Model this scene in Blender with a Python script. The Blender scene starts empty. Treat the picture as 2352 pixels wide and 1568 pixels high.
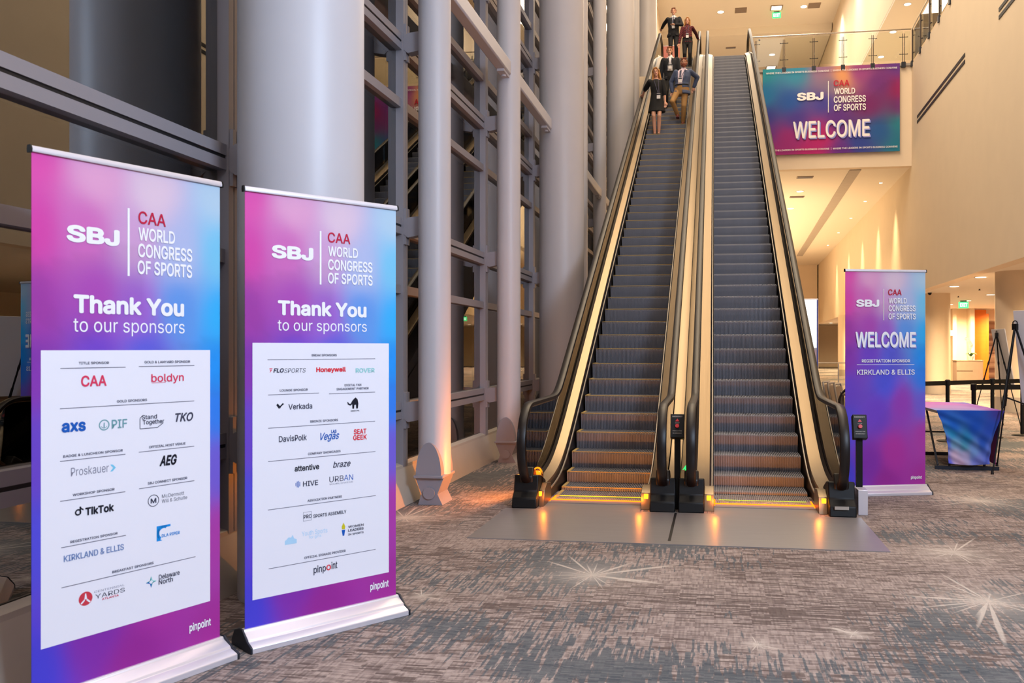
import bpy, bmesh, math, random
from mathutils import Vector, Matrix, Euler, noise as mnoise
random.seed(7)
SC = bpy.context.scene
COL = SC.collection
def lin(c):
    return tuple((x/255/12.92 if x/255 <= .04045 else ((x/255+.055)/1.055)**2.4) for x in c)
# ---------------------------------------------------------------- camera, world, light, exposure
PSI = math.atan(300/1990)
cam = bpy.data.cameras.new('camera'); cam_o = bpy.data.objects.new('camera', cam); COL.objects.link(cam_o)
cam_o.location = (0, 0, 1.6); cam_o.rotation_euler = (math.pi/2, 0, PSI)
cam.sensor_width = 36; cam.lens = 1990/2352*36; cam.shift_x = -164/2352; cam.shift_y = 16/2352
cam.clip_end = 400; cam.clip_start = .05
cam.dof.use_dof = True; cam.dof.focus_distance = 10.0; cam.dof.aperture_fstop = 4.5
SC.camera = cam_o
w = bpy.data.worlds.new('night_sky'); SC.world = w; w.use_nodes = True
w.node_tree.nodes['Background'].inputs[0].default_value = (.20, .19, .15, 1)
w.node_tree.nodes['Background'].inputs[1].default_value = .9
SC.view_settings.view_transform = 'Standard'; SC.view_settings.look = 'None'
SC.view_settings.gamma = 1; SC.view_settings.use_curve_mapping = False
SC.view_settings.exposure = 0.0
WARM = (1, .80, .56); COOL = (.60, .76, 1)
def area(loc, rot, sx, sy, p, c, name):
    l = bpy.data.lights.new(name, 'AREA'); l.shape = 'RECTANGLE'; l.size = sx; l.size_y = sy; l.energy = p; l.color = c
    o = bpy.data.objects.new(name, l); COL.objects.link(o); o.location = loc; o.rotation_euler = rot; return o
area((2.0, 7, 21.8), (0, 0, 0), 5, 14, 1100, (1, .90, .80), 'hall_ceiling_light')
area((2.0, 22, 21.8), (0, 0, 0), 5, 14, 2000, WARM, 'hall_ceiling_light')
area((-2.6, 4, 17), (0, math.radians(-62), 0), 2, 12, 780, WARM, 'wall_flood_light')  # unseen pair of fills, added to brighten the right wall
area((-2.6, 20, 17), (0, math.radians(-62), 0), 2, 14, 950, WARM, 'wall_flood_light')
area((5.3, .2, 5.6), Vector((-7.7, 4.4, -4.3)).to_track_quat('-Z', 'Y').to_euler(), 3, 2.5, 880, COOL, 'cool_lobby_light')
area((2.5, -6.0, 10), (math.radians(50), 0, 0), 4, 4, 260, COOL, 'cool_lobby_light')
area((2.0, 46, 21.4), (0, 0, 0), 6, 16, 1700, (1, .86, .68), 'upper_hall_light')
area((1.5, 48, 3.2), (math.pi, 0, 0), 3, 24, 1500, (1, .72, .40), 'lower_hall_uplight')  # unseen upward fill without a fixture, added to brighten the lower ceiling
# ---------------------------------------------------------------- materials
def mat(name, rgb, rough=.5, metal=0, bump=None, spec=.5, emit=None, es=0, var=None):
    m = bpy.data.materials.new(name); m.use_nodes = True
    nt = m.node_tree; b = nt.nodes['Principled BSDF']
    c = lin(rgb)
    b.inputs['Base Color'].default_value = (*c, 1); b.inputs['Roughness'].default_value = rough
    b.inputs['Metallic'].default_value = metal; b.inputs['Specular IOR Level'].default_value = spec
    if emit: b.inputs['Emission Color'].default_value = (*lin(emit), 1); b.inputs['Emission Strength'].default_value = es
    if var or bump:
        tc = nt.nodes.new('ShaderNodeTexCoord'); nz = nt.nodes.new('ShaderNodeTexNoise')
        mp = nt.nodes.new('ShaderNodeMapping'); nt.links.new(tc.outputs['Object'], mp.inputs[0]); nt.links.new(mp.outputs[0], nz.inputs['Vector'])
        sc = (var or bump)[1]; mp.inputs['Scale'].default_value = sc if isinstance(sc, tuple) else (sc,)*3
        nz.inputs['Scale'].default_value = 1; nz.inputs['Detail'].default_value = 3
        if var:
            cr = nt.nodes.new('ShaderNodeMix'); cr.data_type = 'RGBA'
            k = var[0]; cr.inputs[6].default_value = (*[x*(1-k) for x in c], 1); cr.inputs[7].default_value = (*[min(1, x*(1+k)) for x in c], 1)
            nt.links.new(nz.outputs['Fac'], cr.inputs[0]); nt.links.new(cr.outputs[2], b.inputs['Base Color'])
        if bump:
            bp = nt.nodes.new('ShaderNodeBump'); bp.inputs['Strength'].default_value = bump[0]; bp.inputs['Distance'].default_value = .01
            nt.links.new(nz.outputs['Fac'], bp.inputs['Height']); nt.links.new(bp.outputs[0], b.inputs['Normal'])
    return m
def glass_mat(name, tint, ior, rough=0.0, refl=1.0):
    m = bpy.data.materials.new(name); m.use_nodes = True; nt = m.node_tree; nt.nodes.clear()
    o = nt.nodes.new('ShaderNodeOutputMaterial'); mx = nt.nodes.new('ShaderNodeMixShader')
    t = nt.nodes.new('ShaderNodeBsdfTransparent'); g = nt.nodes.new('ShaderNodeBsdfGlossy'); f = nt.nodes.new('ShaderNodeFresnel')
    t.inputs[0].default_value = (*tint, 1); g.inputs['Roughness'].default_value = rough; g.inputs[0].default_value = (refl, refl, refl, 1)
    f.inputs['IOR'].default_value = ior
    nt.links.new(f.outputs[0], mx.inputs[0]); nt.links.new(t.outputs[0], mx.inputs[1]); nt.links.new(g.outputs[0], mx.inputs[2]); nt.links.new(mx.outputs[0], o.inputs[0])
    return m
def emis(name, rgb, s):
    m = bpy.data.materials.new(name); m.use_nodes = True; nt = m.node_tree; nt.nodes.clear()
    o = nt.nodes.new('ShaderNodeOutputMaterial'); e = nt.nodes.new('ShaderNodeEmission'); e.inputs[0].default_value = (*lin(rgb), 1); e.inputs[1].default_value = s
    nt.links.new(e.outputs[0], o.inputs[0]); return m
def vcol_mat(name, rough=.55):
    m = bpy.data.materials.new(name); m.use_nodes = True; nt = m.node_tree; b = nt.nodes['Principled BSDF']
    a = nt.nodes.new('ShaderNodeVertexColor'); a.layer_name = 'print'; nt.links.new(a.outputs[0], b.inputs['Base Color'])
    b.inputs['Roughness'].default_value = rough; b.inputs['Specular IOR Level'].default_value = .3; return m
M = dict(
 wall=mat('cream_plaster', (232, 214, 190), .8, var=(.04, 1.5)), ceil=mat('white_ceiling_paint', (238, 228, 212), .85),
 paint=mat('grey_column_paint', (196, 194, 200), .42, var=(.04, 2.0)), trim=mat('dull_steel_trim', (150, 144, 136), .5, .8), frame=mat('grey_window_frame', (146, 142, 148), .42, .2), gasket=mat('black_gasket', (14, 14, 18), .5),
 foot=mat('grey_foot_paint', (142, 140, 150), .45), curb=mat('stone_curb', (176, 166, 156), .5, var=(.08, 3.0)), glass=glass_mat('window_glass', (.62, .66, .60), 2.6), bglass=glass_mat('clear_balustrade_glass', (.95, .97, .95), 1.35),
 rglass=glass_mat('railing_glass', (.94, .96, .93), 1.3), deck=mat('brushed_bronze_metal', (138, 121, 98), .38, 1, bump=(.05, (2, 2, 300)), var=(.06, (60, 1, 1))),
 chrome=mat('polished_steel', (205, 200, 192), .2, 1), black=mat('black_plastic', (8, 8, 10), .5, spec=.3), rubber=mat('black_rubber_handrail', (22, 16, 15), .42, spec=.4),
 skirt=mat('dark_skirt_panel', (34, 30, 30), .38, .4), alu=mat('anodised_aluminium', (222, 218, 226), .35, .35), white=mat('white_board', (226, 222, 222), .6), dark=mat('charcoal_metal', (48, 52, 62), .45, .5),
 brown=mat('dark_wood_post', (60, 44, 34), .45), orange=mat('orange_wood_veneer', (196, 104, 30), .4, var=(.12, (1, 1, 12))), stone=mat('grey_stone_counter', (168, 146, 128), .5, var=(.1, 4)),
 asphalt=mat('night_asphalt', (74, 72, 66), .9), skin=mat('skin', (214, 160, 134), .55), purple=mat('purple_fabric', (70, 52, 92), .85), maroon=mat('maroon_fabric', (110, 24, 48), .85), cable=mat('black_cable', (16, 16, 18), .5),
 lamp=emis('lit_lamp_lens', (255, 238, 205), 9), warnlamp=emis('lit_yellow_lamp', (255, 150, 26), 4.5), orangelamp=emis('lit_orange_lamp', (255, 96, 10), 5), greenlamp=emis('lit_green_arrow', (40, 230, 90), 3),
 yellowgreen=emis('lit_yellow_green_strip', (200, 230, 30), 1.6), exitgreen=emis('lit_exit_sign', (90, 235, 130), 2.0), exitletter=emis('lit_exit_letters', (235, 255, 235), 3), lightbox=emis('lit_display_face', (255, 252, 248), 2.2), screen=emis('lit_blue_screen', (150, 185, 240), 1.6),
 print=vcol_mat('printed_vinyl'), cloth=vcol_mat('printed_stretch_cloth', .8), vent=mat('grey_vent', (150, 128, 106), .7), pot=mat('white_pot', (230, 228, 222), .4), leaf=mat('green_leaf', (60, 110, 50), .6), red=mat('red_button', (200, 22, 28), .4), label=mat('silver_label', (170, 160, 150), .4), yellow=mat('yellow_edge', (176, 150, 92), .5),
)
INK = dict(white=(245, 245, 250), paper=(236, 236, 246), crimson=(196, 30, 66), ink=(84, 82, 104), rose=(222, 60, 96), blue=(24, 92, 186), sage=(110, 160, 168), slate=(66, 66, 86), grey=(138, 138, 156), sky=(120, 200, 232), black=(26, 26, 40), azure=(28, 146, 226), steel=(112, 138, 190), brick=(206, 60, 76), teal=(24, 140, 150), red=(228, 44, 62), mint=(150, 216, 216), pale=(176, 216, 244), gold=(206, 196, 40), lilac=(130, 150, 235), haze=(186, 176, 232))
for k, c in list(INK.items()): INK[k] = mat('ink_'+k, c, .6, spec=.2)
# striped stone wall, plaid, carpet, landing plate, step metal
def stripes():
    m = mat('striped_wood_wall', (150, 106, 84), .5); nt = m.node_tree; b = nt.nodes['Principled BSDF']
    tc = nt.nodes.new('ShaderNodeTexCoord'); mp = nt.nodes.new('ShaderNodeMapping'); mp.inputs['Scale'].default_value = (.25, .25, 5)
    nz = nt.nodes.new('ShaderNodeTexNoise'); nz.inputs['Scale'].default_value = 1; nz.inputs['Detail'].default_value = 4
    cr = nt.nodes.new('ShaderNodeValToRGB'); cr.color_ramp.elements[0].position = .35; cr.color_ramp.elements[1].position = .65
    cr.color_ramp.elements[0].color = (*lin((104, 66, 56)), 1); cr.color_ramp.elements[1].color = (*lin((196, 160, 136)), 1)
    nt.links.new(tc.outputs['Object'], mp.inputs[0]); nt.links.new(mp.outputs[0], nz.inputs['Vector']); nt.links.new(nz.outputs['Fac'], cr.inputs[0]); nt.links.new(cr.outputs[0], b.inputs['Base Color']); return m
M['stripes'] = stripes()
def plaid():
    m = mat('red_black_plaid', (60, 16, 24), .85); nt = m.node_tree; b = nt.nodes['Principled BSDF']
    tc = nt.nodes.new('ShaderNodeTexCoord'); nz = nt.nodes.new('ShaderNodeTexChecker'); nz.inputs['Scale'].default_value = 30
    nz.inputs[1].default_value = (*lin((120, 34, 44)), 1); nz.inputs[2].default_value = (*lin((26, 18, 26)), 1)
    nt.links.new(tc.outputs['Object'], nz.inputs['Vector']); nt.links.new(nz.outputs[0], b.inputs['Base Color']); return m
M['plaid'] = plaid()
class NT:
    def __init__(s, nt): s.nt = nt
    def n(s, t, **kw):
        x = s.nt.nodes.new(t)
        for k, v in kw.items(): setattr(x, k, v)
        return x
    def put(s, node, idx, v):
        if v is None: return
        if hasattr(v, 'is_linked') or hasattr(v, 'links'): s.nt.links.new(v, node.inputs[idx])
        else: node.inputs[idx].default_value = v
    def m(s, op, a, b=None, c=None, clamp=False):
        x = s.n('ShaderNodeMath', operation=op, use_clamp=clamp)
        s.put(x, 0, a); s.put(x, 1, b); s.put(x, 2, c); return x.outputs[0]
    def v(s, op, a, b=None):
        x = s.n('ShaderNodeVectorMath', operation=op); s.put(x, 0, a); s.put(x, 1, b)
        return x.outputs['Value'] if op in ('LENGTH', 'DOT_PRODUCT') else x.outputs[0]
    def noise(s, vec, scale, det=2, rough=.5, w=None):
        mp = s.n('ShaderNodeMapping'); s.put(mp, 0, vec); mp.inputs['Scale'].default_value = scale
        if w: mp.inputs['Location'].default_value = (w, w*1.7, w*.3)
        x = s.n('ShaderNodeTexNoise'); s.nt.links.new(mp.outputs[0], x.inputs['Vector']); x.inputs['Scale'].default_value = 1; x.inputs['Detail'].default_value = det; x.inputs['Roughness'].default_value = rough
        return x.outputs['Fac']
    def step(s, x, a, b):
        y = s.n('ShaderNodeMapRange', interpolation_type='SMOOTHSTEP'); s.put(y, 0, x); y.inputs[1].default_value = a; y.inputs[2].default_value = b; return y.outputs[0]
    def mix(s, f, a, b):
        y = s.n('ShaderNodeMix', data_type='RGBA'); s.put(y, 0, f); s.put(y, 6, a); s.put(y, 7, b); return y.outputs[2]
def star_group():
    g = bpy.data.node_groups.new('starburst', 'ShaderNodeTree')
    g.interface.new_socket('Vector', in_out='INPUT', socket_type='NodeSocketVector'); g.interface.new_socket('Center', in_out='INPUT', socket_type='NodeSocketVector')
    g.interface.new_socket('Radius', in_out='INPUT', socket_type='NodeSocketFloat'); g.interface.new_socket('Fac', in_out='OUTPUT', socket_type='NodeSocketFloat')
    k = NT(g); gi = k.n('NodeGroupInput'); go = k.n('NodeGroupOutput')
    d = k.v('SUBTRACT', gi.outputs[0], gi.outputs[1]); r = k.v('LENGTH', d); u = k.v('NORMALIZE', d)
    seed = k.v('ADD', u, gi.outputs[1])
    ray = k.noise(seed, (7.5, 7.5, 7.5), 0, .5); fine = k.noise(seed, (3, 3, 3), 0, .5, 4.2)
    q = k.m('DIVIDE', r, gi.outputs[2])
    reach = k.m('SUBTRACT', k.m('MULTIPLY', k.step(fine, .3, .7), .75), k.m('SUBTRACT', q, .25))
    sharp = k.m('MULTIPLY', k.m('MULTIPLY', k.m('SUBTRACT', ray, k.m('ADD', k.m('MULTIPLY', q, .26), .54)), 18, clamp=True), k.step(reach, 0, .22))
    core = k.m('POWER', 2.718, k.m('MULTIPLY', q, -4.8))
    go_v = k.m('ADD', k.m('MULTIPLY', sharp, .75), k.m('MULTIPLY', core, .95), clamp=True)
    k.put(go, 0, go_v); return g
def carpet():
    m = bpy.data.materials.new('patterned_carpet'); m.use_nodes = True; nt = m.node_tree; b = nt.nodes['Principled BSDF']; k = NT(nt)
    tc = k.n('ShaderNodeTexCoord'); P = tc.outputs['Object']
    def cell(sx_, sy_, off):
        sn = k.n('ShaderNodeVectorMath', operation='SNAP'); k.put(sn, 0, P); sn.inputs[1].default_value = (sx_, sy_, 10)
        wn = k.n('ShaderNodeTexWhiteNoise', noise_dimensions='3D'); nt.links.new(k.v('ADD', sn.outputs[0], (off, off, off)), wn.inputs['Vector']); return wn.outputs['Value']
    wx = cell(.075, .011, 0); wy = cell(.011, .075, 3.3); wx2 = cell(.11, .016, 7.7); wy2 = cell(.015, .20, 5.1); wx3 = cell(.05, .008, 1.9)
    sx = k.noise(P, (9, 42, 1), 2, .6); sy = k.noise(P, (42, 5, 1), 2, .6, 3)
    big = k.noise(P, (.62, .80, 1), 2, .5, 2); big2 = k.noise(P, (.9, 1.3, 1), 3, .6, 11); fine = k.noise(P, (260, 260, 1), 1)
    ws = k.m('ADD', k.m('MULTIPLY', wx, .34), k.m('ADD', k.m('MULTIPLY', wy, .26), k.m('MULTIPLY', sx, .40)))
    base = k.mix(k.step(ws, .2, .8), (*lin((116, 102, 100)), 1), (*lin((170, 155, 149)), 1))
    br = k.step(k.m('ADD', big2, k.m('MULTIPLY', k.m('SUBTRACT', k.m('ADD', k.m('MULTIPLY', wx2, .6), k.m('MULTIPLY', sx, .4)), .5), .62)), .55, .62)
    base = k.mix(k.m('MULTIPLY', br, .74), base, (*lin((82, 69, 66)), 1))
    tl = k.step(k.m('ADD', big, k.m('ADD', k.m('MULTIPLY', k.m('SUBTRACT', wy2, .5), .16), k.m('MULTIPLY', k.m('SUBTRACT', sy, .5), .45))), .53, .58)
    base = k.mix(k.m('MULTIPLY', tl, .84), base, k.mix(wx3, (*lin((62, 72, 82)), 1), (*lin((98, 104, 108)), 1)))
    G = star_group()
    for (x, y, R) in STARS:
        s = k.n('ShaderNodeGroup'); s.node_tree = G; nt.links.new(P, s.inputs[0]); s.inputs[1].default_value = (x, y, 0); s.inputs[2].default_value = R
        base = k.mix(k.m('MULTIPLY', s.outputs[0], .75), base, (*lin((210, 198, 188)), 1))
    hue = k.mix(k.m('MULTIPLY', k.step(fine, .3, .7), .35), base, k.mix(.5, base, (.03, .03, .03, 1)))
    k.put(b, 'Base Color', hue); b.inputs['Roughness'].default_value = .95; b.inputs['Specular IOR Level'].default_value = .15
    bp = k.n('ShaderNodeBump'); bp.inputs['Strength'].default_value = .25; bp.inputs['Distance'].default_value = .004; nt.links.new(fine, bp.inputs['Height']); nt.links.new(bp.outputs[0], b.inputs['Normal'])
    return m
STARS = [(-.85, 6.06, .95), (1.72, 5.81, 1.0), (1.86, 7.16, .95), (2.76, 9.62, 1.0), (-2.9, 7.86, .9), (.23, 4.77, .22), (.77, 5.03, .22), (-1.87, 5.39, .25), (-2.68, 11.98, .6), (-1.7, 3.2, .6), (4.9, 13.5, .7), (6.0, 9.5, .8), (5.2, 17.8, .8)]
M['carpet'] = carpet()
M['plate'] = mat('brushed_landing_plate', (150, 146, 146), .34, .45, var=(.12, (1.5, 40, 1)), bump=(.03, (2, 200, 1)))
M['step'] = mat('grey_step_metal', (116, 118, 128), .5, .35, var=(.14, (6, 1, 2)))
# ---------------------------------------------------------------- geometry helpers
class G:
    def __init__(s): s.v = []; s.f = []; s.mi = []
    def add(s, vs, fs, m=0):
        o = len(s.v); s.v += [tuple(p) for p in vs]; s.f += [tuple(i+o for i in f) for f in fs]; s.mi += [m]*len(fs); return s
    def box(s, x0, x1, y0, y1, z0, z1, m=0, mx=None):
        vs = [Vector(p) for p in ((x0, y0, z0), (x1, y0, z0), (x1, y1, z0), (x0, y1, z0), (x0, y0, z1), (x1, y0, z1), (x1, y1, z1), (x0, y1, z1))]
        if mx: vs = [mx @ p for p in vs]
        return s.add(vs, [(0, 3, 2, 1), (4, 5, 6, 7), (0, 1, 5, 4), (1, 2, 6, 5), (2, 3, 7, 6), (3, 0, 4, 7)], m)
    def bar(s, p0, p1, wx, wz, up=(0, 0, 1), m=0):
        p0 = Vector(p0); p1 = Vector(p1); d = (p1-p0); L = d.length; d.normalize(); u = Vector(up)
        r = d.cross(u)
        if r.length < 1e-4: r = d.cross(Vector((1, 0, 0)))
        r.normalize(); u = r.cross(d)
        mx = Matrix((( *[r.x, d.x, u.x], p0.x), (r.y, d.y, u.y, p0.y), (r.z, d.z, u.z, p0.z), (0, 0, 0, 1)))
        return s.box(-wx/2, wx/2, 0, L, -wz/2, wz/2, m, mx)
    def tube(s, pts, r, n=10, cap=True, m=0, closed=False):
        pts = [Vector(p) for p in pts]; N = len(pts); rs = r if isinstance(r, (list, tuple)) else [r]*N
        prof = None; vs = []; fs = []; ref = None
        for i, p in enumerate(pts):
            a = pts[(i-1) % N] if (closed or i > 0) else p; b = pts[(i+1) % N] if (closed or i < N-1) else p
            t = (b-a).normalized()
            if ref is None:
                ref = t.cross(Vector((0, 0, 1)));
                if ref.length < 1e-3: ref = t.cross(Vector((1, 0, 0)))
            ref = (ref - t*ref.dot(t)).normalized(); q = t.cross(ref)
            for k in range(n):
                an = 2*math.pi*k/n; vs.append(p+(ref*math.cos(an)+q*math.sin(an))*rs[i])
        for i in range(N if closed else N-1):
            j = (i+1) % N
            for k in range(n): fs.append((i*n+k, i*n+(k+1) % n, j*n+(k+1) % n, j*n+k))
        if cap and not closed: fs += [tuple(range(n-1, -1, -1)), tuple((N-1)*n+k for k in range(n))]
        return s.add(vs, fs, m)
    def cyl(s, c, r, z0, z1, n=32, m=0): return s.lathe(c, [(0, z0), (r, z0), (r, z1), (0, z1)], n, m)
    def lathe(s, c, prof, n=24, m=0):
        vs = []; fs = []
        for (r, z) in prof:
            for k in range(n): a = 2*math.pi*k/n; vs.append((c[0]+r*math.cos(a), c[1]+r*math.sin(a), c[2]+z if len(c) > 2 else z))
        for i in range(len(prof)-1):
            for k in range(n): fs.append((i*n+k, i*n+(k+1) % n, (i+1)*n+(k+1) % n, (i+1)*n+k))
        return s.add(vs, fs, m)
    def sweep_x(s, path, x0, x1, m=0, closed=True):   # polygon in (y,z) extruded along x
        n = len(path); vs = [(x0, y, z) for y, z in path]+[(x1, y, z) for y, z in path]
        fs = [(i, (i+1) % n, n+(i+1) % n, n+i) for i in range(n if closed else n-1)]
        if closed: fs += [tuple(range(n-1, -1, -1)), tuple(range(n, 2*n))]
        return s.add(vs, fs, m)
    def strip(s, A, B, thick=None, m=0):   # band between two polylines in 3-D; with thick, offset copy along given vector to close a solid
        n = len(A)
        if thick is None: return s.add(list(A)+list(B), [(i, i+1, n+i+1, n+i) for i in range(n-1)], m)
        t = Vector(thick); A = [Vector(p) for p in A]; B = [Vector(p) for p in B]
        vs = A+B+[p+t for p in A]+[p+t for p in B]; fs = []
        for i in range(n-1):
            fs += [(i, i+1, n+i+1, n+i), (2*n+i, 3*n+i, 3*n+i+1, 2*n+i+1), (i, 2*n+i, 2*n+i+1, i+1), (n+i, n+i+1, 3*n+i+1, 3*n+i)]
        fs += [(0, n, 3*n, 2*n), (n-1, 3*n-1, 4*n-1, 2*n-1)]
        return s.add(vs, fs, m)
    def poly(s, pts, nrm, th, m=0):     # planar polygon extruded by th along nrm
        pts = [Vector(p) for p in pts]; t = Vector(nrm)*th; n = len(pts)
        return s.add(pts+[p+t for p in pts], [tuple(range(n-1, -1, -1)), tuple(range(n, 2*n))]+[(i, (i+1) % n, n+(i+1) % n, n+i) for i in range(n)], m)
    def ell(s, c, r, nu=14, nv=9, m=0, mx=None):
        vs = []; fs = []
        for j in range(nv+1):
            th = math.pi*j/nv
            for k in range(nu):
                a = 2*math.pi*k/nu; p = Vector((r[0]*math.sin(th)*math.cos(a), r[1]*math.sin(th)*math.sin(a), r[2]*math.cos(th)))
                if mx: p = mx @ p
                vs.append(Vector(c)+p)
        for j in range(nv):
            for k in range(nu): fs.append((j*nu+k, (j+1)*nu+k, (j+1)*nu+(k+1) % nu, j*nu+(k+1) % nu))
        return s.add(vs, fs, m)
    def caps(s, p0, p1, r0, r1, n=10, m=0):   # tapered capsule
        p0 = Vector(p0); p1 = Vector(p1); d = (p1-p0)
        if d.length < 1e-5: return s.ell(p0, (r0,)*3)
        d.normalize(); pts = []; rs = []
        for i in range(5): a = math.pi/2*i/4; pts.append(p0-d*r0*math.cos(a)); rs.append(max(r0*math.sin(a), r0*.02))
        for i in range(5): a = math.pi/2*i/4; pts.append(p1+d*r1*math.sin(a)); rs.append(max(r1*math.cos(a), r1*.02))
        return s.tube(pts, rs, n, True, m)
    def mesh(s, name, mats, smooth=True, ang=35, weld=True):
        me = bpy.data.meshes.new(name); me.from_pydata(s.v, [], s.f)
        for m in (mats if isinstance(mats, (list, tuple)) else [mats]): me.materials.append(m)
        me.polygons.foreach_set('material_index', s.mi)
        bm = bmesh.new(); bm.from_mesh(me)
        if weld: bmesh.ops.remove_doubles(bm, verts=bm.verts, dist=1e-5)
        bmesh.ops.dissolve_degenerate(bm, dist=1e-6, edges=bm.edges)
        bmesh.ops.recalc_face_normals(bm, faces=bm.faces); bm.to_mesh(me); bm.free()
        if smooth:
            me.polygons.foreach_set('use_smooth', [True]*len(me.polygons))
            try: me.set_sharp_from_angle(angle=math.radians(ang))
            except Exception: pass
        return me
def place(name, me, parent=None, loc=(0, 0, 0), rot=(0, 0, 0), bevel=0):
    o = bpy.data.objects.new(name, me); COL.objects.link(o); o.location = loc; o.rotation_euler = rot
    if parent: o.parent = parent
    if bevel:
        b = o.modifiers.new('bevel', 'BEVEL'); b.width = bevel; b.segments = 2; b.limit_method = 'ANGLE'
    return o
def obj(name, g, mats, parent=None, loc=(0, 0, 0), rot=(0, 0, 0), bevel=0, smooth=True, ang=35): return place(name, g.mesh(name, mats, smooth, ang), parent, loc, rot, bevel)
def tag(o, label, cat, group=None):
    o['label'] = label; o['category'] = cat
    if group: o['group'] = group
    return o
def thing(name, label, cat, loc=(0, 0, 0), rz=0, group=None):
    o = bpy.data.objects.new(name, None); COL.objects.link(o); o.location = loc; o.rotation_euler = (0, 0, rz); o.empty_display_size = .1
    return tag(o, label, cat, group)
def struct(name, g, mats, parent=None, **kw):
    o = obj(name, g, mats, parent, **kw)
    if not parent: o['kind'] = 'structure'
    return o
def struct_root(name, loc=(0, 0, 0)):
    o = bpy.data.objects.new(name, None); COL.objects.link(o); o.location = loc; o['kind'] = 'structure'; return o
def dup(root, loc=None, rz=None, label=None):
    def cp(o, par):
        c = o.copy(); COL.objects.link(c); c.parent = par
        for ch in o.children: cp(ch, c)
        return c
    r = cp(root, None)
    if loc: r.location = loc
    if rz is not None: r.rotation_euler = (0, 0, rz)
    if label: r['label'] = label
    return r
def lamp(kind, loc, p, c, parent=None, size=.06, angle=110, blend=.7, rot=(0, 0, 0)):
    l = bpy.data.lights.new('lamp_light', kind); l.energy = p; l.color = c; l.shadow_soft_size = size
    if kind == 'SPOT': l.spot_size = math.radians(angle); l.spot_blend = blend
    o = bpy.data.objects.new('lamp_light', l); COL.objects.link(o); o.location = loc; o.rotation_euler = rot
    if parent: o.parent = parent
    return o
# ---------------------------------------------------------------- lettering
try:
    import os
    FONT = bpy.data.fonts.load(os.path.join(bpy.utils.resource_path('LOCAL'), 'datafiles', 'fonts', 'Inter.woff2'))
except Exception: FONT = None
from mathutils.geometry import tessellate_polygon
def text_geo(body, bold=0, shear=0):
    """outline every glyph contour and fill it with the holes inside it (overlapping contours stay whole)"""
    cu = bpy.data.curves.new('t', 'FONT'); cu.body = body; cu.size = 1
    if FONT: cu.font = FONT
    cu.resolution_u = 3; cu.shear = shear; cu.fill_mode = 'NONE'
    o = bpy.data.objects.new('t', cu); COL.objects.link(o); dg = bpy.context.evaluated_depsgraph_get()
    me = bpy.data.meshes.new_from_object(o.evaluated_get(dg)); co = [v.co.copy() for v in me.vertices]
    nb = {}
    for e in me.edges:
        a, b = e.vertices; nb.setdefault(a, []).append(b); nb.setdefault(b, []).append(a)
    bpy.data.objects.remove(o); bpy.data.curves.remove(cu); bpy.data.meshes.remove(me)
    seen = set(); loops = []
    for s in sorted(nb):
        if s in seen: continue
        lp = [s]; seen.add(s); cur = s
        while True:
            nx = [q for q in nb[cur] if q not in seen]
            if not nx: break
            nx = [q for q in nx if q == cur+1] or nx
            cur = nx[0]; seen.add(cur); lp.append(cur)
        if len(lp) > 2: loops.append([co[q] for q in lp])
    ar = lambda L: sum(L[i-1].x*L[i].y-L[i].x*L[i-1].y for i in range(len(L)))/2
    def inside(p, L):
        c = False
        for i in range(len(L)):
            a, b = L[i-1], L[i]
            if (a.y > p.y) != (b.y > p.y) and p.x < (b.x-a.x)*(p.y-a.y)/(b.y-a.y)+a.x: c = not c
        return c
    if not loops: return [], []
    big = max(loops, key=lambda L: abs(ar(L))); sg = 1 if ar(big) > 0 else -1
    outs = [L for L in loops if ar(L)*sg > 0]; holes = [L for L in loops if ar(L)*sg < 0]
    own = {id(L): [] for L in outs}
    for h in holes:
        c = [L for L in outs if inside(h[0], L)]
        if c: own[id(min(c, key=lambda L: abs(ar(L))))].append(h)
    vs = []; fs = []
    for n, L in enumerate(outs):
        P = [L]+own[id(L)]; base = len(vs); flat = [q for l in P for q in l]
        vs += [(q.x, q.y, n % 4) for q in flat]; fs += [tuple(base+q for q in t) for t in tessellate_polygon(P)]
    return vs, fs
CAPH = None
def put_text(g, body, x0, x1, y, cap, d, m, bold=0, shear=0, lift=.00018):
    global CAPH
    if CAPH is None:
        vs, _ = text_geo('H'); CAPH = max(v[1] for v in vs)-min(v[1] for v in vs)
    vs, fs = text_geo(body, bold, shear)
    if not vs: return
    e = (0, .011, .021, .034, .042)[bold]                 # bold strokes: the glyphs repeated around a small circle
    a = min(v[0] for v in vs)-e; b = max(v[0] for v in vs)+e; kx = (x1-x0)/(b-a); kz = cap/(CAPH+2*e)
    for i in range(8 if bold else 1):
        ox, oz = (e*math.cos(i*math.pi/4), e*math.sin(i*math.pi/4)) if bold else (0, 0)
        g.add([((v[0]+ox-a)*kx+x0, d-i*lift-v[2]*lift*.22, (v[1]+oz+e)*kz+y) for v in vs], fs, m)
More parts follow.
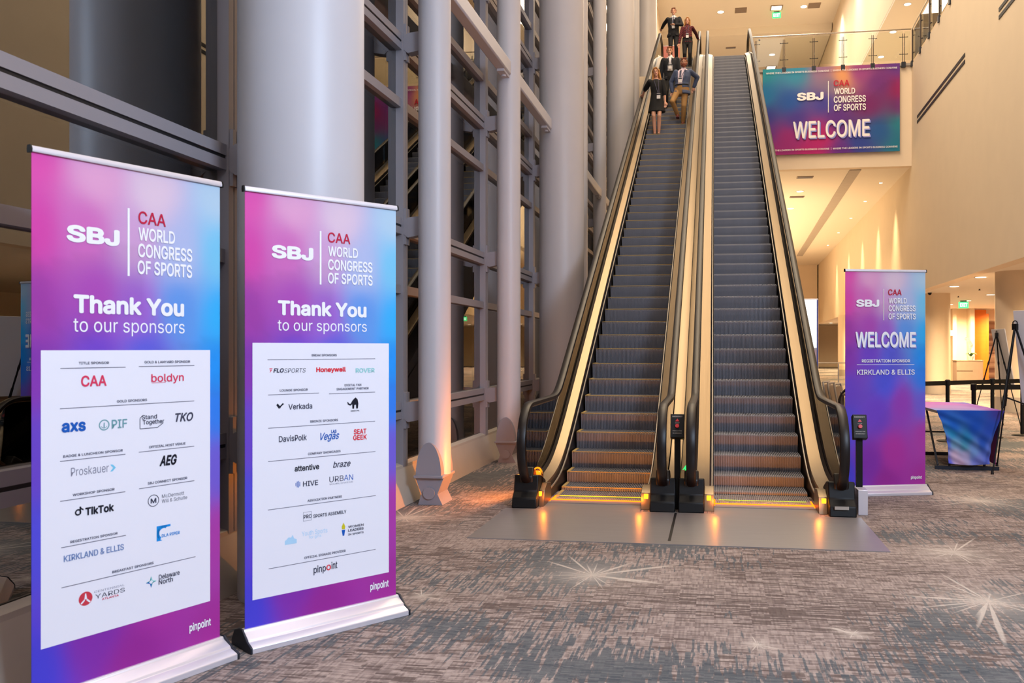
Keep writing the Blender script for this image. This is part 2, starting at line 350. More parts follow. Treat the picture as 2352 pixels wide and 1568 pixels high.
def put_icon(g, kind, x, y, r, d, mi):
    def P(pts, m=mi, dd=0): g.add([(x+px*r, d+dd, y+pz*r) for px, pz in pts], [tuple(range(len(pts)))], m)
    def ring(ro, ri, a0=0, a1=360, n=28, m=mi):
        vs = []
        for i in range(n+1):
            a = math.radians(a0+(a1-a0)*i/n); vs += [(x+ro*r*math.cos(a), d, y+ro*r*math.sin(a)), (x+ri*r*math.cos(a), d, y+ri*r*math.sin(a))]
        g.add(vs, [(2*i, 2*i+2, 2*i+3, 2*i+1) for i in range(n)], m)
    circ = lambda q, cx=0, cz=0, n=24: [(cx+q*math.cos(2*math.pi*i/n), cz+q*math.sin(2*math.pi*i/n)) for i in range(n)]
    W_ = g.pal.index('paper')
    if kind == 'ring': ring(1, .8); P([(-.1, -.5), (.1, -.5), (.1, .3), (0, .55), (-.1, .3)]); ring(.62, .52, 200, 340)
    if kind == 'ringm':
        ring(1, .88); put_text(g, 'M', x-.5*r, x+.5*r, y-.4*r, .8*r, d, mi, 2)
    if kind == 'bubble':
        for a, b in (((-1.7, .55), (-1.7, -.9)), ((-1.7, -.9), (.9, -.9)), ((.9, -.9), (1.75, -.35)), ((1.75, -.35), (1.75, .0)), ((-1.7, .55), (-1.25, .95))):
            ax, az = a; bx, bz = b; L = math.hypot(bx-ax, bz-az); nx, nz = -(bz-az)/L*.05, (bx-ax)/L*.05
            P([(ax+nx, az+nz), (bx+nx, bz+nz), (bx-nx, bz-nz), (ax-nx, az-nz)])
    if kind == 'chevron': P([(-.8, 1), (-.1, 1), (.9, 0), (-.1, -1), (-.8, -1), (.1, 0)])
    if kind == 'note':
        ring(.6, .32, 0, 360); P([(.25, -.35), (.55, -.35), (.55, 1), (.25, 1)]); P([(.55, 1), (.62, .72), (1.0, .5), (1.0, .2), (.55, .45)])
    if kind == 'arcsquare':
        P([(-1, 1), (1, 1), (1, .7), (-.6, .7), (-.6, -.7), (-.2, -1), (-1, -1)]); ring(.98, .62, 60, 240)
    if kind == 'disc':
        P(circ(1)); P([(-.08, .75), (.08, .75), (.2, -.1), (-.2, -.1)], W_, -.0004); P([(-.75, -.55), (-.2, -.05), (-.1, -.25), (-.55, -.7)], W_, -.0004); P([(.75, -.55), (.2, -.05), (.1, -.25), (.55, -.7)], W_, -.0004)
    if kind == 'diamond':
        P([(-1, 0), (-.25, .25), (0, 1), (0, .35), (-.4, 0)]); P([(1, 0), (.25, .25), (0, 1), (0, .35), (.4, 0)], g.pal.index('mint')); P([(-1, 0), (-.25, -.25), (0, -1), (0, -.35), (-.4, 0)], g.pal.index('blue')); P([(1, 0), (.25, -.25), (0, -1), (0, -.35), (.4, 0)])
    if kind == 'flag': P([(-.7, .9), (.8, .9), (.5, .45), (-.7, .45)]); P([(-.5, .2), (.5, .2), (-.3, -.95), (-.6, -.95), (-.1, -.15), (-.5, -.15)])
    if kind == 'vee': P([(-1.2, .45), (-.75, .9), (.1, -.1), (-.3, -.75)]); P([(.05, -.55), (.35, .0), (1.2, .7), (.75, .95), (-.1, .1)])
    if kind == 'dome': P([(.0, .85), (.35, 1.1), (.75, .7), (.9, .0), (.8, -.9), (.45, -.9), (.4, -.2), (.1, -.25), (.05, -.9), (-.3, -.9), (-.35, -.1), (-.7, -.35), (-1.2, -.1), (-1.3, .35), (-1.15, .35), (-1.0, .05), (-.6, .0), (-.35, .5)])
    if kind == 'bars':
        for i, h in enumerate((.5, .9, 1, .7)): P([(-.75+.42*i, -h), (-.53+.42*i, -h), (-.53+.42*i, h), (-.75+.42*i, h)])
    if kind == 'frame':
        for q in ((-1, 1, .93, 1), (-1, 1, -1, -.93), (-1, -.93, -1, 1), (.93, 1, -1, 1)): P([(q[0], q[2]), (q[1], q[2]), (q[1], q[3]), (q[0], q[3])])
    if kind == 'house': P([(-1.25, -.9), (1.25, -.9), (1.25, -.1), (.7, .15), (.4, .9), (.1, .4), (-.5, .5), (-.9, .1), (-1.25, -.1)])
    if kind == 'torch': P([(0, 1), (.3, .4), (.25, 0), (-.25, 0), (-.3, .4)]); P([(-.3, -.1), (.3, -.1), (.12, -1), (-.12, -1)], g.pal.index('blue'))
def print_geo(items, d):
    """lettering and marks on a printed sheet facing -y; returns geometry and its ink list"""
    g = G(); g.pal = ['paper', 'mint', 'blue']
    for it in items:
        c = it[6] if it[0] == 'T' else it[-1]
        if c not in g.pal: g.pal.append(c)
    nw = 0
    for it in items:
        if it[0] == 'T':
            c = it[6]; dd = d
            if it[1] == 'WELCOME': dd = d+.004-.004*nw; nw += 1
            put_text(g, it[1], it[2], it[3], it[4], it[5], dd-.0012, g.pal.index(c), it[7], it[8] if len(it) > 8 else 0)
        elif it[0] == 'L': _, x0, x1, y, th, c = it; g.add([(x0, d-.0012, y-th/2), (x1, d-.0012, y-th/2), (x1, d-.0012, y+th/2), (x0, d-.0012, y+th/2)], [(0, 1, 2, 3)], g.pal.index(c))
        elif it[0] == 'V': _, x, y0, y1, th, c = it; g.add([(x-th/2, d-.0012, y0), (x+th/2, d-.0012, y0), (x+th/2, d-.0012, y1), (x-th/2, d-.0012, y1)], [(0, 1, 2, 3)], g.pal.index(c))
        elif it[0] == 'I': put_icon(g, it[1], it[2], it[3], it[4], d-.0012, g.pal.index(it[5]))
    return g
def print_sheet(name, Wd, Ht, pts, nx, nz, th, mat_, parent, shade=None, p=3.8, warp=None):
    """thin solid sheet whose printed colours are blended between control points (u, v from top, sRGB)"""
    P = [(u, v, lin(c)) for u, v, c in pts]; asp = Ht/Wd
    def colr(u, v):
        ws = 0; c = [0, 0, 0]
        for (pu, pv, pc) in P:
            d2 = (u-pu)**2+((v-pv)*min(asp, 1.7))**2+.004; wgt = 1/d2**(p/2); ws += wgt
            for i in range(3): c[i] += wgt*pc[i]
        k = shade(u, v) if shade else 1
        return [min(1, c[i]/ws*k) for i in range(3)]
    vs = []; fs = []; cols = []
    for j in range(nz+1):
        for i in range(nx+1):
            u = i/nx; v = j/nz; q = (u*Wd, 0, Ht*(1-v)); q = warp(u, v, q) if warp else q; vs.append(q); cols.append(colr(u, v))
    n = len(vs); vs += [(x, y+th, z) for x, y, z in vs]; cols += cols
    A = lambda i, j: j*(nx+1)+i
    for j in range(nz):
        for i in range(nx):
            fs.append((A(i, j), A(i, j+1), A(i+1, j+1), A(i+1, j))); fs.append((n+A(i, j), n+A(i+1, j), n+A(i+1, j+1), n+A(i, j+1)))
    for i in range(nx): fs += [(A(i, 0), A(i+1, 0), n+A(i+1, 0), n+A(i, 0)), (A(i, nz), n+A(i, nz), n+A(i+1, nz), A(i+1, nz))]
    for j in range(nz): fs += [(A(0, j), n+A(0, j), n+A(0, j+1), A(0, j+1)), (A(nx, j), A(nx, j+1), n+A(nx, j+1), n+A(nx, j))]
    me = bpy.data.meshes.new(name); me.from_pydata(vs, [], fs); me.materials.append(mat_)
    at = me.color_attributes.new('print', 'FLOAT_COLOR', 'POINT')
    at.data.foreach_set('color', [x for c in cols for x in (*c, 1)])
    me.polygons.foreach_set('use_smooth', [True]*len(me.polygons)); me.set_sharp_from_angle(angle=math.radians(40))
    return place(name, me, parent)
PRINT_A = [
     ('T', 'SBJ', 0.145, 0.3892, 1.9743, 0.0759, 'white', 4),
     ('V', 0.4328, 2.1603, 1.8412, 0.011, 'white'),
     ('T', 'CAA', 0.4814, 0.6229, 2.0948, 0.0594, 'crimson', 1),
     ('T', 'WORLD', 0.4813, 0.6722, 2.0148, 0.0617, 'white', 2),
     ('T', 'CONGRESS', 0.479, 0.7678, 1.935, 0.0649, 'white', 2),
     ('T', 'OF SPORTS', 0.4767, 0.7669, 1.8543, 0.0649, 'white', 2),
     ('T', 'Thank You', 0.1758, 0.7226, 1.6585, 0.0829, 'white', 3),
     ('T', 'to our sponsors', 0.1756, 0.7256, 1.5751, 0.0625, 'white', 0),
     ('R', 0.0375, 0.8717, 0.2018, 1.4918, 'paper'),
     ('T', 'TITLE SPONSOR', 0.1992, 0.338, 1.429, 0.0109, 'ink', 1),
     ('L', 0.119, 0.4181, 1.4122, 0.003, 'ink'),
     ('T', 'GOLD & LANYARD SPONSOR', 0.5118, 0.7552, 1.4287, 0.0117, 'ink', 1),
     ('L', 0.4833, 0.7796, 1.4139, 0.003, 'ink'),
     ('T', 'CAA', 0.2096, 0.3268, 1.3282, 0.0496, 'rose', 2),
     ('T', 'boldyn', 0.5466, 0.7204, 1.3382, 0.0383, 'rose', 1),
     ('L', 0.55, 0.622, 1.3337, 0.002, 'rose'),
     ('T', 'GOLD SPONSORS', 0.3755, 0.5246, 1.2484, 0.0113, 'ink', 1),
     ('L', 0.1173, 0.779, 1.2352, 0.003, 'ink'),
     ('T', 'axs', 0.1244, 0.2314, 1.1295, 0.0544, 'blue', 3),
     ('I', 'ring', 0.3155, 1.149, 0.025, 'sage'),
     ('T', 'PIF', 0.3509, 0.4252, 1.1294, 0.0405, 'sage', 1),
     ('I', 'bubble', 0.5478, 1.148, 0.0345, 'slate'),
     ('T', 'Stand', 0.4983, 0.5759, 1.1612, 0.0208, 'slate', 1),
     ('T', 'Together', 0.5032, 0.6136, 1.1363, 0.0209, 'slate', 1),
     ('T', 'TKO', 0.673, 0.7732, 1.1362, 0.0431, 'slate', 2, 0.25),
     ('T', 'BADGE & LUNCHEON SPONSOR', 0.1311, 0.4036, 1.0188, 0.0109, 'ink', 1),
     ('L', 0.1172, 0.4173, 1.0041, 0.003, 'ink'),
     ('T', 'OFFICIAL HOST VENUE', 0.5349, 0.73, 1.02, 0.0116, 'ink', 1),
     ('L', 0.4836, 0.7791, 1.0066, 0.003, 'ink'),
     ('T', 'Proskauer', 0.1652, 0.3368, 0.9323, 0.0374, 'grey', 0),
     ('I', 'chevron', 0.3564, 0.9477, 0.0161, 'sky'),
     ('T', 'AEG', 0.5897, 0.6833, 0.9266, 0.0508, 'black', 3, 0.3),
     ('T', 'WORKSHOP SPONSOR', 0.1727, 0.3641, 0.843, 0.0108, 'ink', 1),
     ('L', 0.1184, 0.4166, 0.8286, 0.003, 'ink'),
     ('T', 'SBJ CONNECT SPONSOR', 0.5285, 0.7393, 0.8464, 0.0116, 'ink', 1),
     ('L', 0.4841, 0.7798, 0.8326, 0.003, 'ink'),
     ('I', 'note', 0.1966, 0.7676, 0.0243, 'black'),
     ('T', 'TikTok', 0.2283, 0.3614, 0.7475, 0.0356, 'black', 3),
     ('I', 'ringm', 0.5582, 0.7652, 0.0292, 'slate'),
     ('T', 'McDermott', 0.6025, 0.7221, 0.7709, 0.017, 'slate', 0),
     ('T', 'Will & Schulte', 0.6018, 0.7397, 0.7468, 0.017, 'slate', 0),
     ('T', 'REGISTRATION SPONSOR', 0.1623, 0.3786, 0.6362, 0.0108, 'ink', 1),
     ('L', 0.1227, 0.4195, 0.6237, 0.003, 'ink'),
     ('I', 'arcsquare', 0.6114, 0.6008, 0.0367, 'azure'),
     ('T', 'DLA PIPER', 0.6014, 0.6978, 0.5796, 0.0148, 'azure', 1),
     ('T', 'KIRKLAND & ELLIS', 0.1337, 0.4089, 0.5588, 0.0275, 'steel', 1),
     ('T', 'BREAKFAST SPONSORS', 0.3533, 0.5582, 0.46, 0.0112, 'ink', 1),
     ('L', 0.1239, 0.7863, 0.4474, 0.003, 'ink'),
     ('I', 'disc', 0.2303, 0.3738, 0.0311, 'brick'),
     ('T', 'CENTENNIAL', 0.2696, 0.4126, 0.3888, 0.0089, 'grey', 0),
     ('T', 'YARDS', 0.274, 0.414, 0.3607, 0.0199, 'slate', 0),
     ('T', 'ATLANTA', 0.3048, 0.3843, 0.3479, 0.0089, 'rose', 1),
     ('I', 'diamond', 0.5465, 0.3751, 0.0279, 'teal'),
     ('T', 'Delaware', 0.5859, 0.6975, 0.377, 0.0232, 'slate', 1),
     ('T', 'North', 0.5851, 0.6606, 0.3523, 0.0231, 'slate', 1),
     ('T', 'pinpoint', 0.7518, 0.8747, 0.0771, 0.039, 'white', 2),
]
PRINT_B = [
     ('T', 'SBJ', 0.1463, 0.3911, 1.9944, 0.0729, 'white', 4),
     ('V', 0.435, 2.1686, 1.8636, 0.011, 'white'),
     ('T', 'CAA', 0.48, 0.6225, 2.1083, 0.0578, 'crimson', 1),
     ('T', 'WORLD', 0.4815, 0.6715, 2.029, 0.0581, 'white', 2),
     ('T', 'CONGRESS', 0.4809, 0.7684, 1.9506, 0.0613, 'white', 2),
     ('T', 'OF SPORTS', 0.4802, 0.7696, 1.8732, 0.0614, 'white', 2),
     ('T', 'Thank You', 0.1818, 0.7285, 1.6833, 0.082, 'white', 3),
     ('T', 'to our sponsors', 0.1813, 0.7305, 1.5991, 0.0606, 'white', 0),
     ('R', 0.041, 0.8808, 0.1468, 1.5304, 'paper'),
     ('T', 'BREAK SPONSORS', 0.3811, 0.5357, 1.4553, 0.0125, 'ink', 1),
     ('L', 0.1237, 0.7874, 1.4385, 0.003, 'ink'),
     ('I', 'flag', 0.1432, 1.3808, 0.012, 'rose'),
     ('T', 'FLO', 0.1567, 0.2165, 1.3672, 0.0242, 'slate', 3, 0.2),
     ('T', 'SPORTS', 0.2188, 0.3452, 1.3654, 0.0245, 'slate', 0, 0.2),
     ('T', 'Honeywell', 0.4083, 0.5937, 1.3656, 0.0275, 'red', 3),
     ('T', 'ROVER', 0.6571, 0.7831, 1.3579, 0.026, 'mint', 2),
     ('T', 'LOUNGE SPONSOR', 0.1932, 0.3574, 1.263, 0.0123, 'ink', 1),
     ('L', 0.1266, 0.4255, 1.2469, 0.003, 'ink'),
     ('T', 'DIGITAL FAN', 0.5854, 0.6934, 1.28, 0.0129, 'ink', 1),
     ('T', 'ENGAGEMENT PARTNER', 0.5355, 0.7424, 1.2583, 0.0129, 'ink', 1),
     ('L', 0.4875, 0.7867, 1.2397, 0.003, 'ink'),
     ('I', 'vee', 0.1956, 1.1812, 0.0188, 'black'),
     ('T', 'Verkada', 0.2431, 0.3842, 1.1615, 0.0304, 'slate', 1),
     ('I', 'dome', 0.6456, 1.1769, 0.0329, 'black'),
     ('T', 'DIGITAL', 0.6258, 0.6821, 1.131, 0.0083, 'slate', 1),
     ('T', 'BRONZE SPONSORS', 0.3725, 0.5431, 1.0816, 0.0127, 'ink', 1),
     ('L', 0.1274, 0.7861, 1.0658, 0.003, 'ink'),
     ('T', 'DavisPolk', 0.1884, 0.3508, 0.9856, 0.0326, 'slate', 1),
     ('T', 'Vegas', 0.4341, 0.5512, 0.9781, 0.0418, 'blue', 1, 0.35),
     ('T', 'LAS', 0.5007, 0.5336, 1.0138, 0.0186, 'blue', 3),
     ('T', 'SEAT', 0.6445, 0.7279, 0.9965, 0.0297, 'red', 2),
     ('T', 'GEEK', 0.6404, 0.7304, 0.962, 0.0298, 'red', 2),
     ('T', 'COMPANY SHOWCASES', 0.3584, 0.5596, 0.9001, 0.0127, 'ink', 1),
     ('L', 0.1272, 0.7882, 0.8846, 0.003, 'ink'),
     ('T', 'attentive', 0.2792, 0.4264, 0.8147, 0.0321, 'black', 2),
     ('T', 'braze', 0.5118, 0.6238, 0.8134, 0.0353, 'slate', 1, 0.3),
     ('I', 'bars', 0.2987, 0.742, 0.0182, 'blue'),
     ('T', 'HIVE', 0.3287, 0.4194, 0.7259, 0.0288, 'slate', 1),
     ('T', 'URB', 0.4896, 0.5791, 0.7323, 0.0318, 'slate', 0),
     ('T', 'AN', 0.5817, 0.6403, 0.7321, 0.0321, 'blue', 0),
     ('T', 'WORLDWIDE', 0.4895, 0.6402, 0.7163, 0.0083, 'grey', 0),
     ('T', 'ASSOCIATION PARTNERS', 0.3557, 0.5681, 0.6365, 0.0129, 'ink', 1),
     ('L', 0.1257, 0.7913, 0.6211, 0.003, 'ink'),
     ('T', 'PRO', 0.3328, 0.3805, 0.545, 0.0208, 'slate', 1),
     ('I', 'frame', 0.3549, 0.5563, 0.0254, 'grey'),
     ('T', 'SPORTS ASSEMBLY', 0.3904, 0.596, 0.5422, 0.0188, 'slate', 1),
     ('I', 'house', 0.2569, 0.44, 0.0275, 'pale'),
     ('T', 'Youth Sports', 0.322, 0.4771, 0.4484, 0.0257, 'pale', 0),
     ('T', 'for girls', 0.3646, 0.4391, 0.4281, 0.0163, 'pale', 0),
     ('I', 'torch', 0.5784, 0.4509, 0.0382, 'gold'),
     ('T', 'WOMEN', 0.6085, 0.7093, 0.453, 0.0133, 'slate', 1),
     ('T', 'LEADERS', 0.6083, 0.7092, 0.4313, 0.0145, 'slate', 2),
     ('T', 'IN SPORTS', 0.6082, 0.7091, 0.4095, 0.0109, 'slate', 1),
     ('T', 'OFFICIAL SIGNAGE PROVIDER', 0.3365, 0.5919, 0.3185, 0.013, 'ink', 1),
     ('L', 0.1304, 0.7902, 0.3, 0.003, 'ink'),
     ('T', 'pinp', 0.3923, 0.4676, 0.228, 0.0401, 'slate', 1),
     ('T', 'o', 0.4701, 0.4995, 0.2307, 0.0404, 'red', 1),
     ('T', 'int', 0.502, 0.5393, 0.233, 0.0406, 'slate', 1),
     ('T', 'pinpoint', 0.7537, 0.8787, 0.0614, 0.0423, 'white', 2),
]
PRINT_C = [
     ('T', 'SBJ', 0.1196, 0.3876, 1.9557, 0.0798, 'white', 4),
     ('V', 0.4397, 2.154, 1.8087, 0.008, 'white'),
     ('T', 'CAA', 0.4922, 0.6481, 2.0857, 0.0644, 'crimson', 1),
     ('T', 'WORLD', 0.4953, 0.7072, 1.9941, 0.0612, 'white', 2),
     ('T', 'CONGRESS', 0.4949, 0.8097, 1.9093, 0.0648, 'white', 2),
     ('T', 'OF SPORTS', 0.4944, 0.8115, 1.8204, 0.065, 'white', 2),
     ('T', 'WELCOME', 0.1256, 0.826, 1.4997, 0.1687, 'lilac', 2),
     ('T', 'WELCOME', 0.1185, 0.8187, 1.5066, 0.1687, 'haze', 2),
     ('T', 'WELCOME', 0.1114, 0.8115, 1.5135, 0.1686, 'white', 2),
     ('T', 'REGISTRATION SPONSOR', 0.1852, 0.746, 1.3475, 0.0329, 'white', 2),
     ('L', 0.131, 0.8005, 1.3232, 0.004, 'white'),
     ('T', 'KIRKLAND & ELLIS', 0.1298, 0.8005, 1.212, 0.0557, 'white', 1),
     ('T', 'pinpoint', 0.7556, 0.8835, 0.0623, 0.0343, 'white', 2),
]
PRINT_D = [
     ('T', 'WHERE THE LEADERS IN SPORTS BUSINESS CONVENE  |  WHERE THE LEADERS IN SPORTS BUSINESS CONVENE', 0.1141, 4.6449, 2.9048, 0.0613, 'white', 1),
     ('T', 'WHERE THE LEADERS IN SPORTS BUSINESS CONVENE  |  WHERE THE LEADERS IN SPORTS BUSINESS CONVENE', 0.1105, 4.6557, 0.1268, 0.0598, 'white', 1),
     ('T', 'SBJ', 1.197, 2.1244, 1.9109, 0.2813, 'white', 4),
     ('V', 2.2894, 2.569, 1.4469, 0.025, 'white'),
     ('T', 'CAA', 2.4728, 3.0151, 2.3732, 0.2109, 'crimson', 1),
     ('T', 'WORLD', 2.49, 3.2117, 2.0819, 0.2103, 'white', 2),
     ('T', 'CONGRESS', 2.4754, 3.5777, 1.7809, 0.2329, 'white', 2),
     ('T', 'OF SPORTS', 2.4791, 3.5798, 1.4877, 0.2323, 'white', 2),
     ('T', 'WELCOME', 1.1065, 3.7486, 0.5146, 0.601, 'lilac', 1),
     ('T', 'WELCOME', 1.0841, 3.727, 0.5387, 0.6012, 'haze', 1),
     ('T', 'WELCOME', 1.0617, 3.7053, 0.5629, 0.6014, 'white', 1),
]
# ---------------------------------------------------------------- setting
H2 = 11.65; TAN = math.tan(math.radians(30)); HC = 22.0
XW = lambda y: 5.965+.0293*y          # inner face of the right wall
struct('floor', G().box(-3.3, 19, -9, 76, -.12, 0), M['carpet'])
struct('ceiling', G().box(-3.6, 7.6, -9, 76, HC, HC+.2), M['ceil'])
g = G(); g.poly([(XW(-9), -9, 3.55), (XW(-9)+.35, -9, 3.55), (XW(76)+.35, 76, 3.55), (XW(76), 76, 3.55)], (0, 0, 1), H2-.02-3.55)
struct('wall_right', g, M['wall'])
struct('wall_back', G().box(-3.6, 19, -9.3, -9, 0, HC), M['wall'])
struct('wall_front', G().box(-3.6, 19, 76, 76.3, 0, HC), M['wall'])
struct('wall_front_lower', G().box(-3.4, 7.9, 69, 69.3, 0, 8.07), M['wall'])
struct('wall_upper_right', G().poly([(7.35, -9, 16), (7.6, -9, 16), (7.6, 76, 16), (7.35, 76, 16)], (0, 0, 1), HC-16), M['wall'])
struct('wall_balcony', G().box(12.5, 12.8, -9, 76, H2, 16), M['wall'])
struct('ceiling_balcony', G().box(7.36, 12.8, -9, 76, 15.9, 16), M['ceil'])
struct('floor_balcony', G().poly([(XW(-9)+.02, -9, 3.62), (12.8, -9, 3.62), (12.8, 76, 3.62), (XW(76)+.02, 76, 3.62)], (0, 0, 1), H2-3.62-.04), M['wall'])
struct('ceiling_corridor', G().poly([(XW(-9)+.352, -9, 3.55), (19, -9, 3.55), (19, 76, 3.55), (XW(76)+.352, 76, 3.55)], (0, 0, 1), .06), M['ceil'])
struct('floor_upper', G().box(-3.3, 7.3, 32.35, 76, 11.4, H2), M['curb'])
struct('ceiling_lower', G().box(-3.3, 8.0, 32.35, 69, 8.07, 8.17), M['ceil'])
struct('wall_fascia', G().box(-3.3, 6.92, 32.0, 32.35, 8.05, H2), M['wall'])
struct('trim_1', G().box(1.5, 6.92, 31.93, 32.0, H2-.07, H2+.02), M['curb'])       # floor edge under the railing
struct('ceiling_far', G().box(-3.4, 7.3, 56, 76, HC-.45, HC), M['ceil'])
g = G(); g.poly([(4.85, 32.4, 8.03), (5.25, 32.4, 8.03), (6.1, 62, 8.03), (5.7, 62, 8.03)], (0, 0, 1), .04); struct('trim_2', g, M['curb'])  # darker strip stands in for the shade inside a ceiling groove
struct('wall_corridor', G().box(17.8, 18, -9, 76, 0, 3.55), M['wall'])
struct('wall_elevator', G().box(10.2, 12.55, 45, 45.3, 0, 3.55), M['wall'])
struct('wall_striped', G().box(13.2, 17.8, 48, 48.2, 0, 3.0), M['stripes'])
struct('wall_striped_header', G().box(12.9, 17.8, 46.2, 48.3, 3.0, 3.55), M['wall'])
for i, (x, y0, y1) in enumerate(((11.55, 44.6, 45), (12.3, 44.3, 45))): struct('wall_nib', G().box(x, x+.18, y0, y1, 0, 3.55), M['wall'])
d = struct_root('door_1', (12.55, 44.9, 0))
obj('door_leaf', G().box(0, .62, -.04, .06, 0, 3.5), M['orange'], d, bevel=.005); obj('door_side', G().box(.62, .74, -.04, 1.6, 0, 3.3), M['orange'], d); obj('door_handle', G().box(.06, .09, -.09, -.04, 1.0, 1.25), M['dark'], d)
# left glass wall: bays of mullion, transoms, panes and column brackets
GX = -3.31; BAY = 3.3; Y0 = 5.45
TR = []
z = .95; k = 0
DBL = [.95+1.93*i for i in range(11)]
THIN = [2.22, 4.17] + [b+.64 for b in DBL[2:]] + [b-.64 for b in DBL[4:]]
g = G()
for s in (-1, 1): g.box(GX-.03, GX+.095, s*.035-.03, s*.035+.03, .36, HC)
g.box(GX-.02, GX+.085, -.008, .008, .36, HC, 1)
ME_mull = g.mesh('mullion', [M['frame'], M['gasket']], False)
g = G().box(GX-.03, GX+.07, .065, BAY-.065, -.045, .045); ME_thin = g.mesh('transom', M['frame'], False)
g = G(); g.box(GX-.03, GX+.08, .065, BAY-.065, .012, .085); g.box(GX-.03, GX+.08, .065, BAY-.065, -.085, -.012); g.box(GX-.02, GX+.07, .065, BAY-.065, -.012, .012, 1); ME_dbl = g.mesh('transom', [M['frame'], M['gasket']], False)
g = G().box(GX-.012, GX+.012, .03, BAY-.03, .36, HC); ME_pane = g.mesh('pane', M['glass'], False)
g = G(); g.poly([(GX+.095, -.06, -.085), (GX+.14, -.06, -.12), (GX+.25, -.06, -.10), (GX+.30, -.06, -.085), (GX+.30, -.06, .085), (GX+.25, -.06, .10), (GX+.14, -.06, .09), (GX+.095, -.06, .06)], (0, 1, 0), .12)
g.box(GX+.08, GX+.12, -.055, -.012, -.19, .19); g.box(GX+.08, GX+.12, .012, .055, -.19, .19); ME_brk = g.mesh('bracket', M['frame'], False)
g = G(); g.sweep_x([(0, 0), (1, 0)], 0, 1); g = G()
g.poly([(-3.1, 0, 0), (GX+.02, 0, 0), (GX+.02, 0, .40), (GX+.09, 0, .38), (-3.215, 0, .35)], (0, 1, 0), BAY); ME_curb = g.mesh('curb', M['curb'], False)
for i in range(-3, 13):
    y = Y0+BAY*i; w_ = struct_root('window_%d' % (i+4), (0, y, 0))
    place('mullion', ME_mull, w_); place('pane', ME_pane, w_); place('sill', ME_curb, w_)
    for zz in DBL: place('transom', ME_dbl, w_, (0, 0, zz)); place('bracket', ME_brk, w_, (0, 0, zz))
    for zz in THIN: place('transom', ME_thin, w_, (0, 0, zz))
struct('wall_left_end', G().box(-3.6, -3.3, Y0+BAY*13, 76, 0, HC), M['wall'])
struct('floor_outside', G().box(-90, -3.36, -30, 110, -.25, -.15), M['asphalt'])
# columns along the glass wall
def small_foot(root):
    g = G(); a = [(.135*math.cos(t), .30+.34*math.sin(t)) for t in [math.pi*i/14 for i in range(15)]]
    g.poly([(x, -.2, z) for x, z in a], (0, 1, 0), .4); obj('gusset', g, M['foot'], root)
    obj('shelf_plate', G().box(-.155, .155, -.215, .215, .275, .305), M['foot'], root, bevel=.006)
    g = G(); g.poly([(-.15, -.17, .275), (.15, -.17, .275), (.085, -.17, .11), (.14, -.17, .0), (-.12, -.17, .0), (-.085, -.17, .11)], (0, 1, 0), .34); obj('clevis', g, M['foot'], root)
    g = G(); g.tube([(0, -.19, .12), (0, .19, .12)], .062, 20); obj('pin', g, M['foot'], root)
ME_small = G().cyl((0, 0, 0), .167, .30, HC, 40).mesh('shaft', M['paint']); ME_big = G().cyl((0, 0, 0), .40, 0, HC, 56).mesh('shaft', M['paint'])
NAMES = []; first_small = None
ORD = ['nearest', 'second', 'third', 'fourth', 'fifth', 'sixth', 'seventh', 'eighth']
nb = ns = 0
for i in range(0, 12):
    y = Y0-.05+BAY*i
    if i % 3 == 0:
        c = thing('column', ['massive round grey column rising behind the nearer roll-up banner pair', 'massive round grey column just left of the escalator foot', 'massive round grey column beside the middle of the left escalator', 'massive round grey column beside the riders at the top of the escalator'][nb], 'column', (-2.70, y, 0), 0, 'big round columns along the glass wall'); nb += 1
        place('shaft', ME_big, c)
    else:
        lb = ['slender grey round column on a pin foot right of the nearer banners', 'slender grey round column on a pin foot behind the left escalator newel', 'slender grey round column just behind the second massive column', 'slender grey round column between the second and third massive columns', 'slender grey round column just behind the third massive column', 'slender grey round column between the third and fourth massive columns', 'slender grey round column just behind the fourth massive column', 'farthest slender grey round column at the end of the glass wall'][ns]; ns += 1
        if first_small is None:
            c = first_small = thing('column', lb, 'column', (-2.88, y, 0), 0, 'slender columns along the glass wall'); place('shaft', ME_small, c); small_foot(c)
        else: c = dup(first_small, (-2.88, y, 0), None, lb)
# struts between the columns: each spans from face to face
SL = ['grey steel strut spanning from the big column behind the banners', 'grey steel strut between the two nearest slender columns', 'grey steel strut reaching the second massive column', 'grey steel strut leaving the second massive column', 'grey steel strut between the third and fourth slender columns', 'grey steel strut reaching the third massive column', 'grey steel strut leaving the third massive column', 'grey steel strut near the head of the left rider', 'grey steel strut reaching the fourth massive column']
for i in range(9):
    y = Y0-.05+BAY*i; a_ = .39 if i % 3 == 0 else .166; b_ = .39 if i % 3 == 2 else .166; L = BAY-a_-b_
    st0 = thing('strut', SL[i], 'beam', (-2.88, y+a_, 5.52), 0, 'steel struts between the columns')
    obj('beam', G().box(-.075, .075, 0, L, -.10, .10), M['paint'], st0, bevel=.02)
    e = G(); e.box(-.05, .05, L-.32, L, -.135, -.10); e.cyl((0, L-.14, -.16), .035, 0, .04, 14); obj('end_bracket', e, M['paint'], st0)
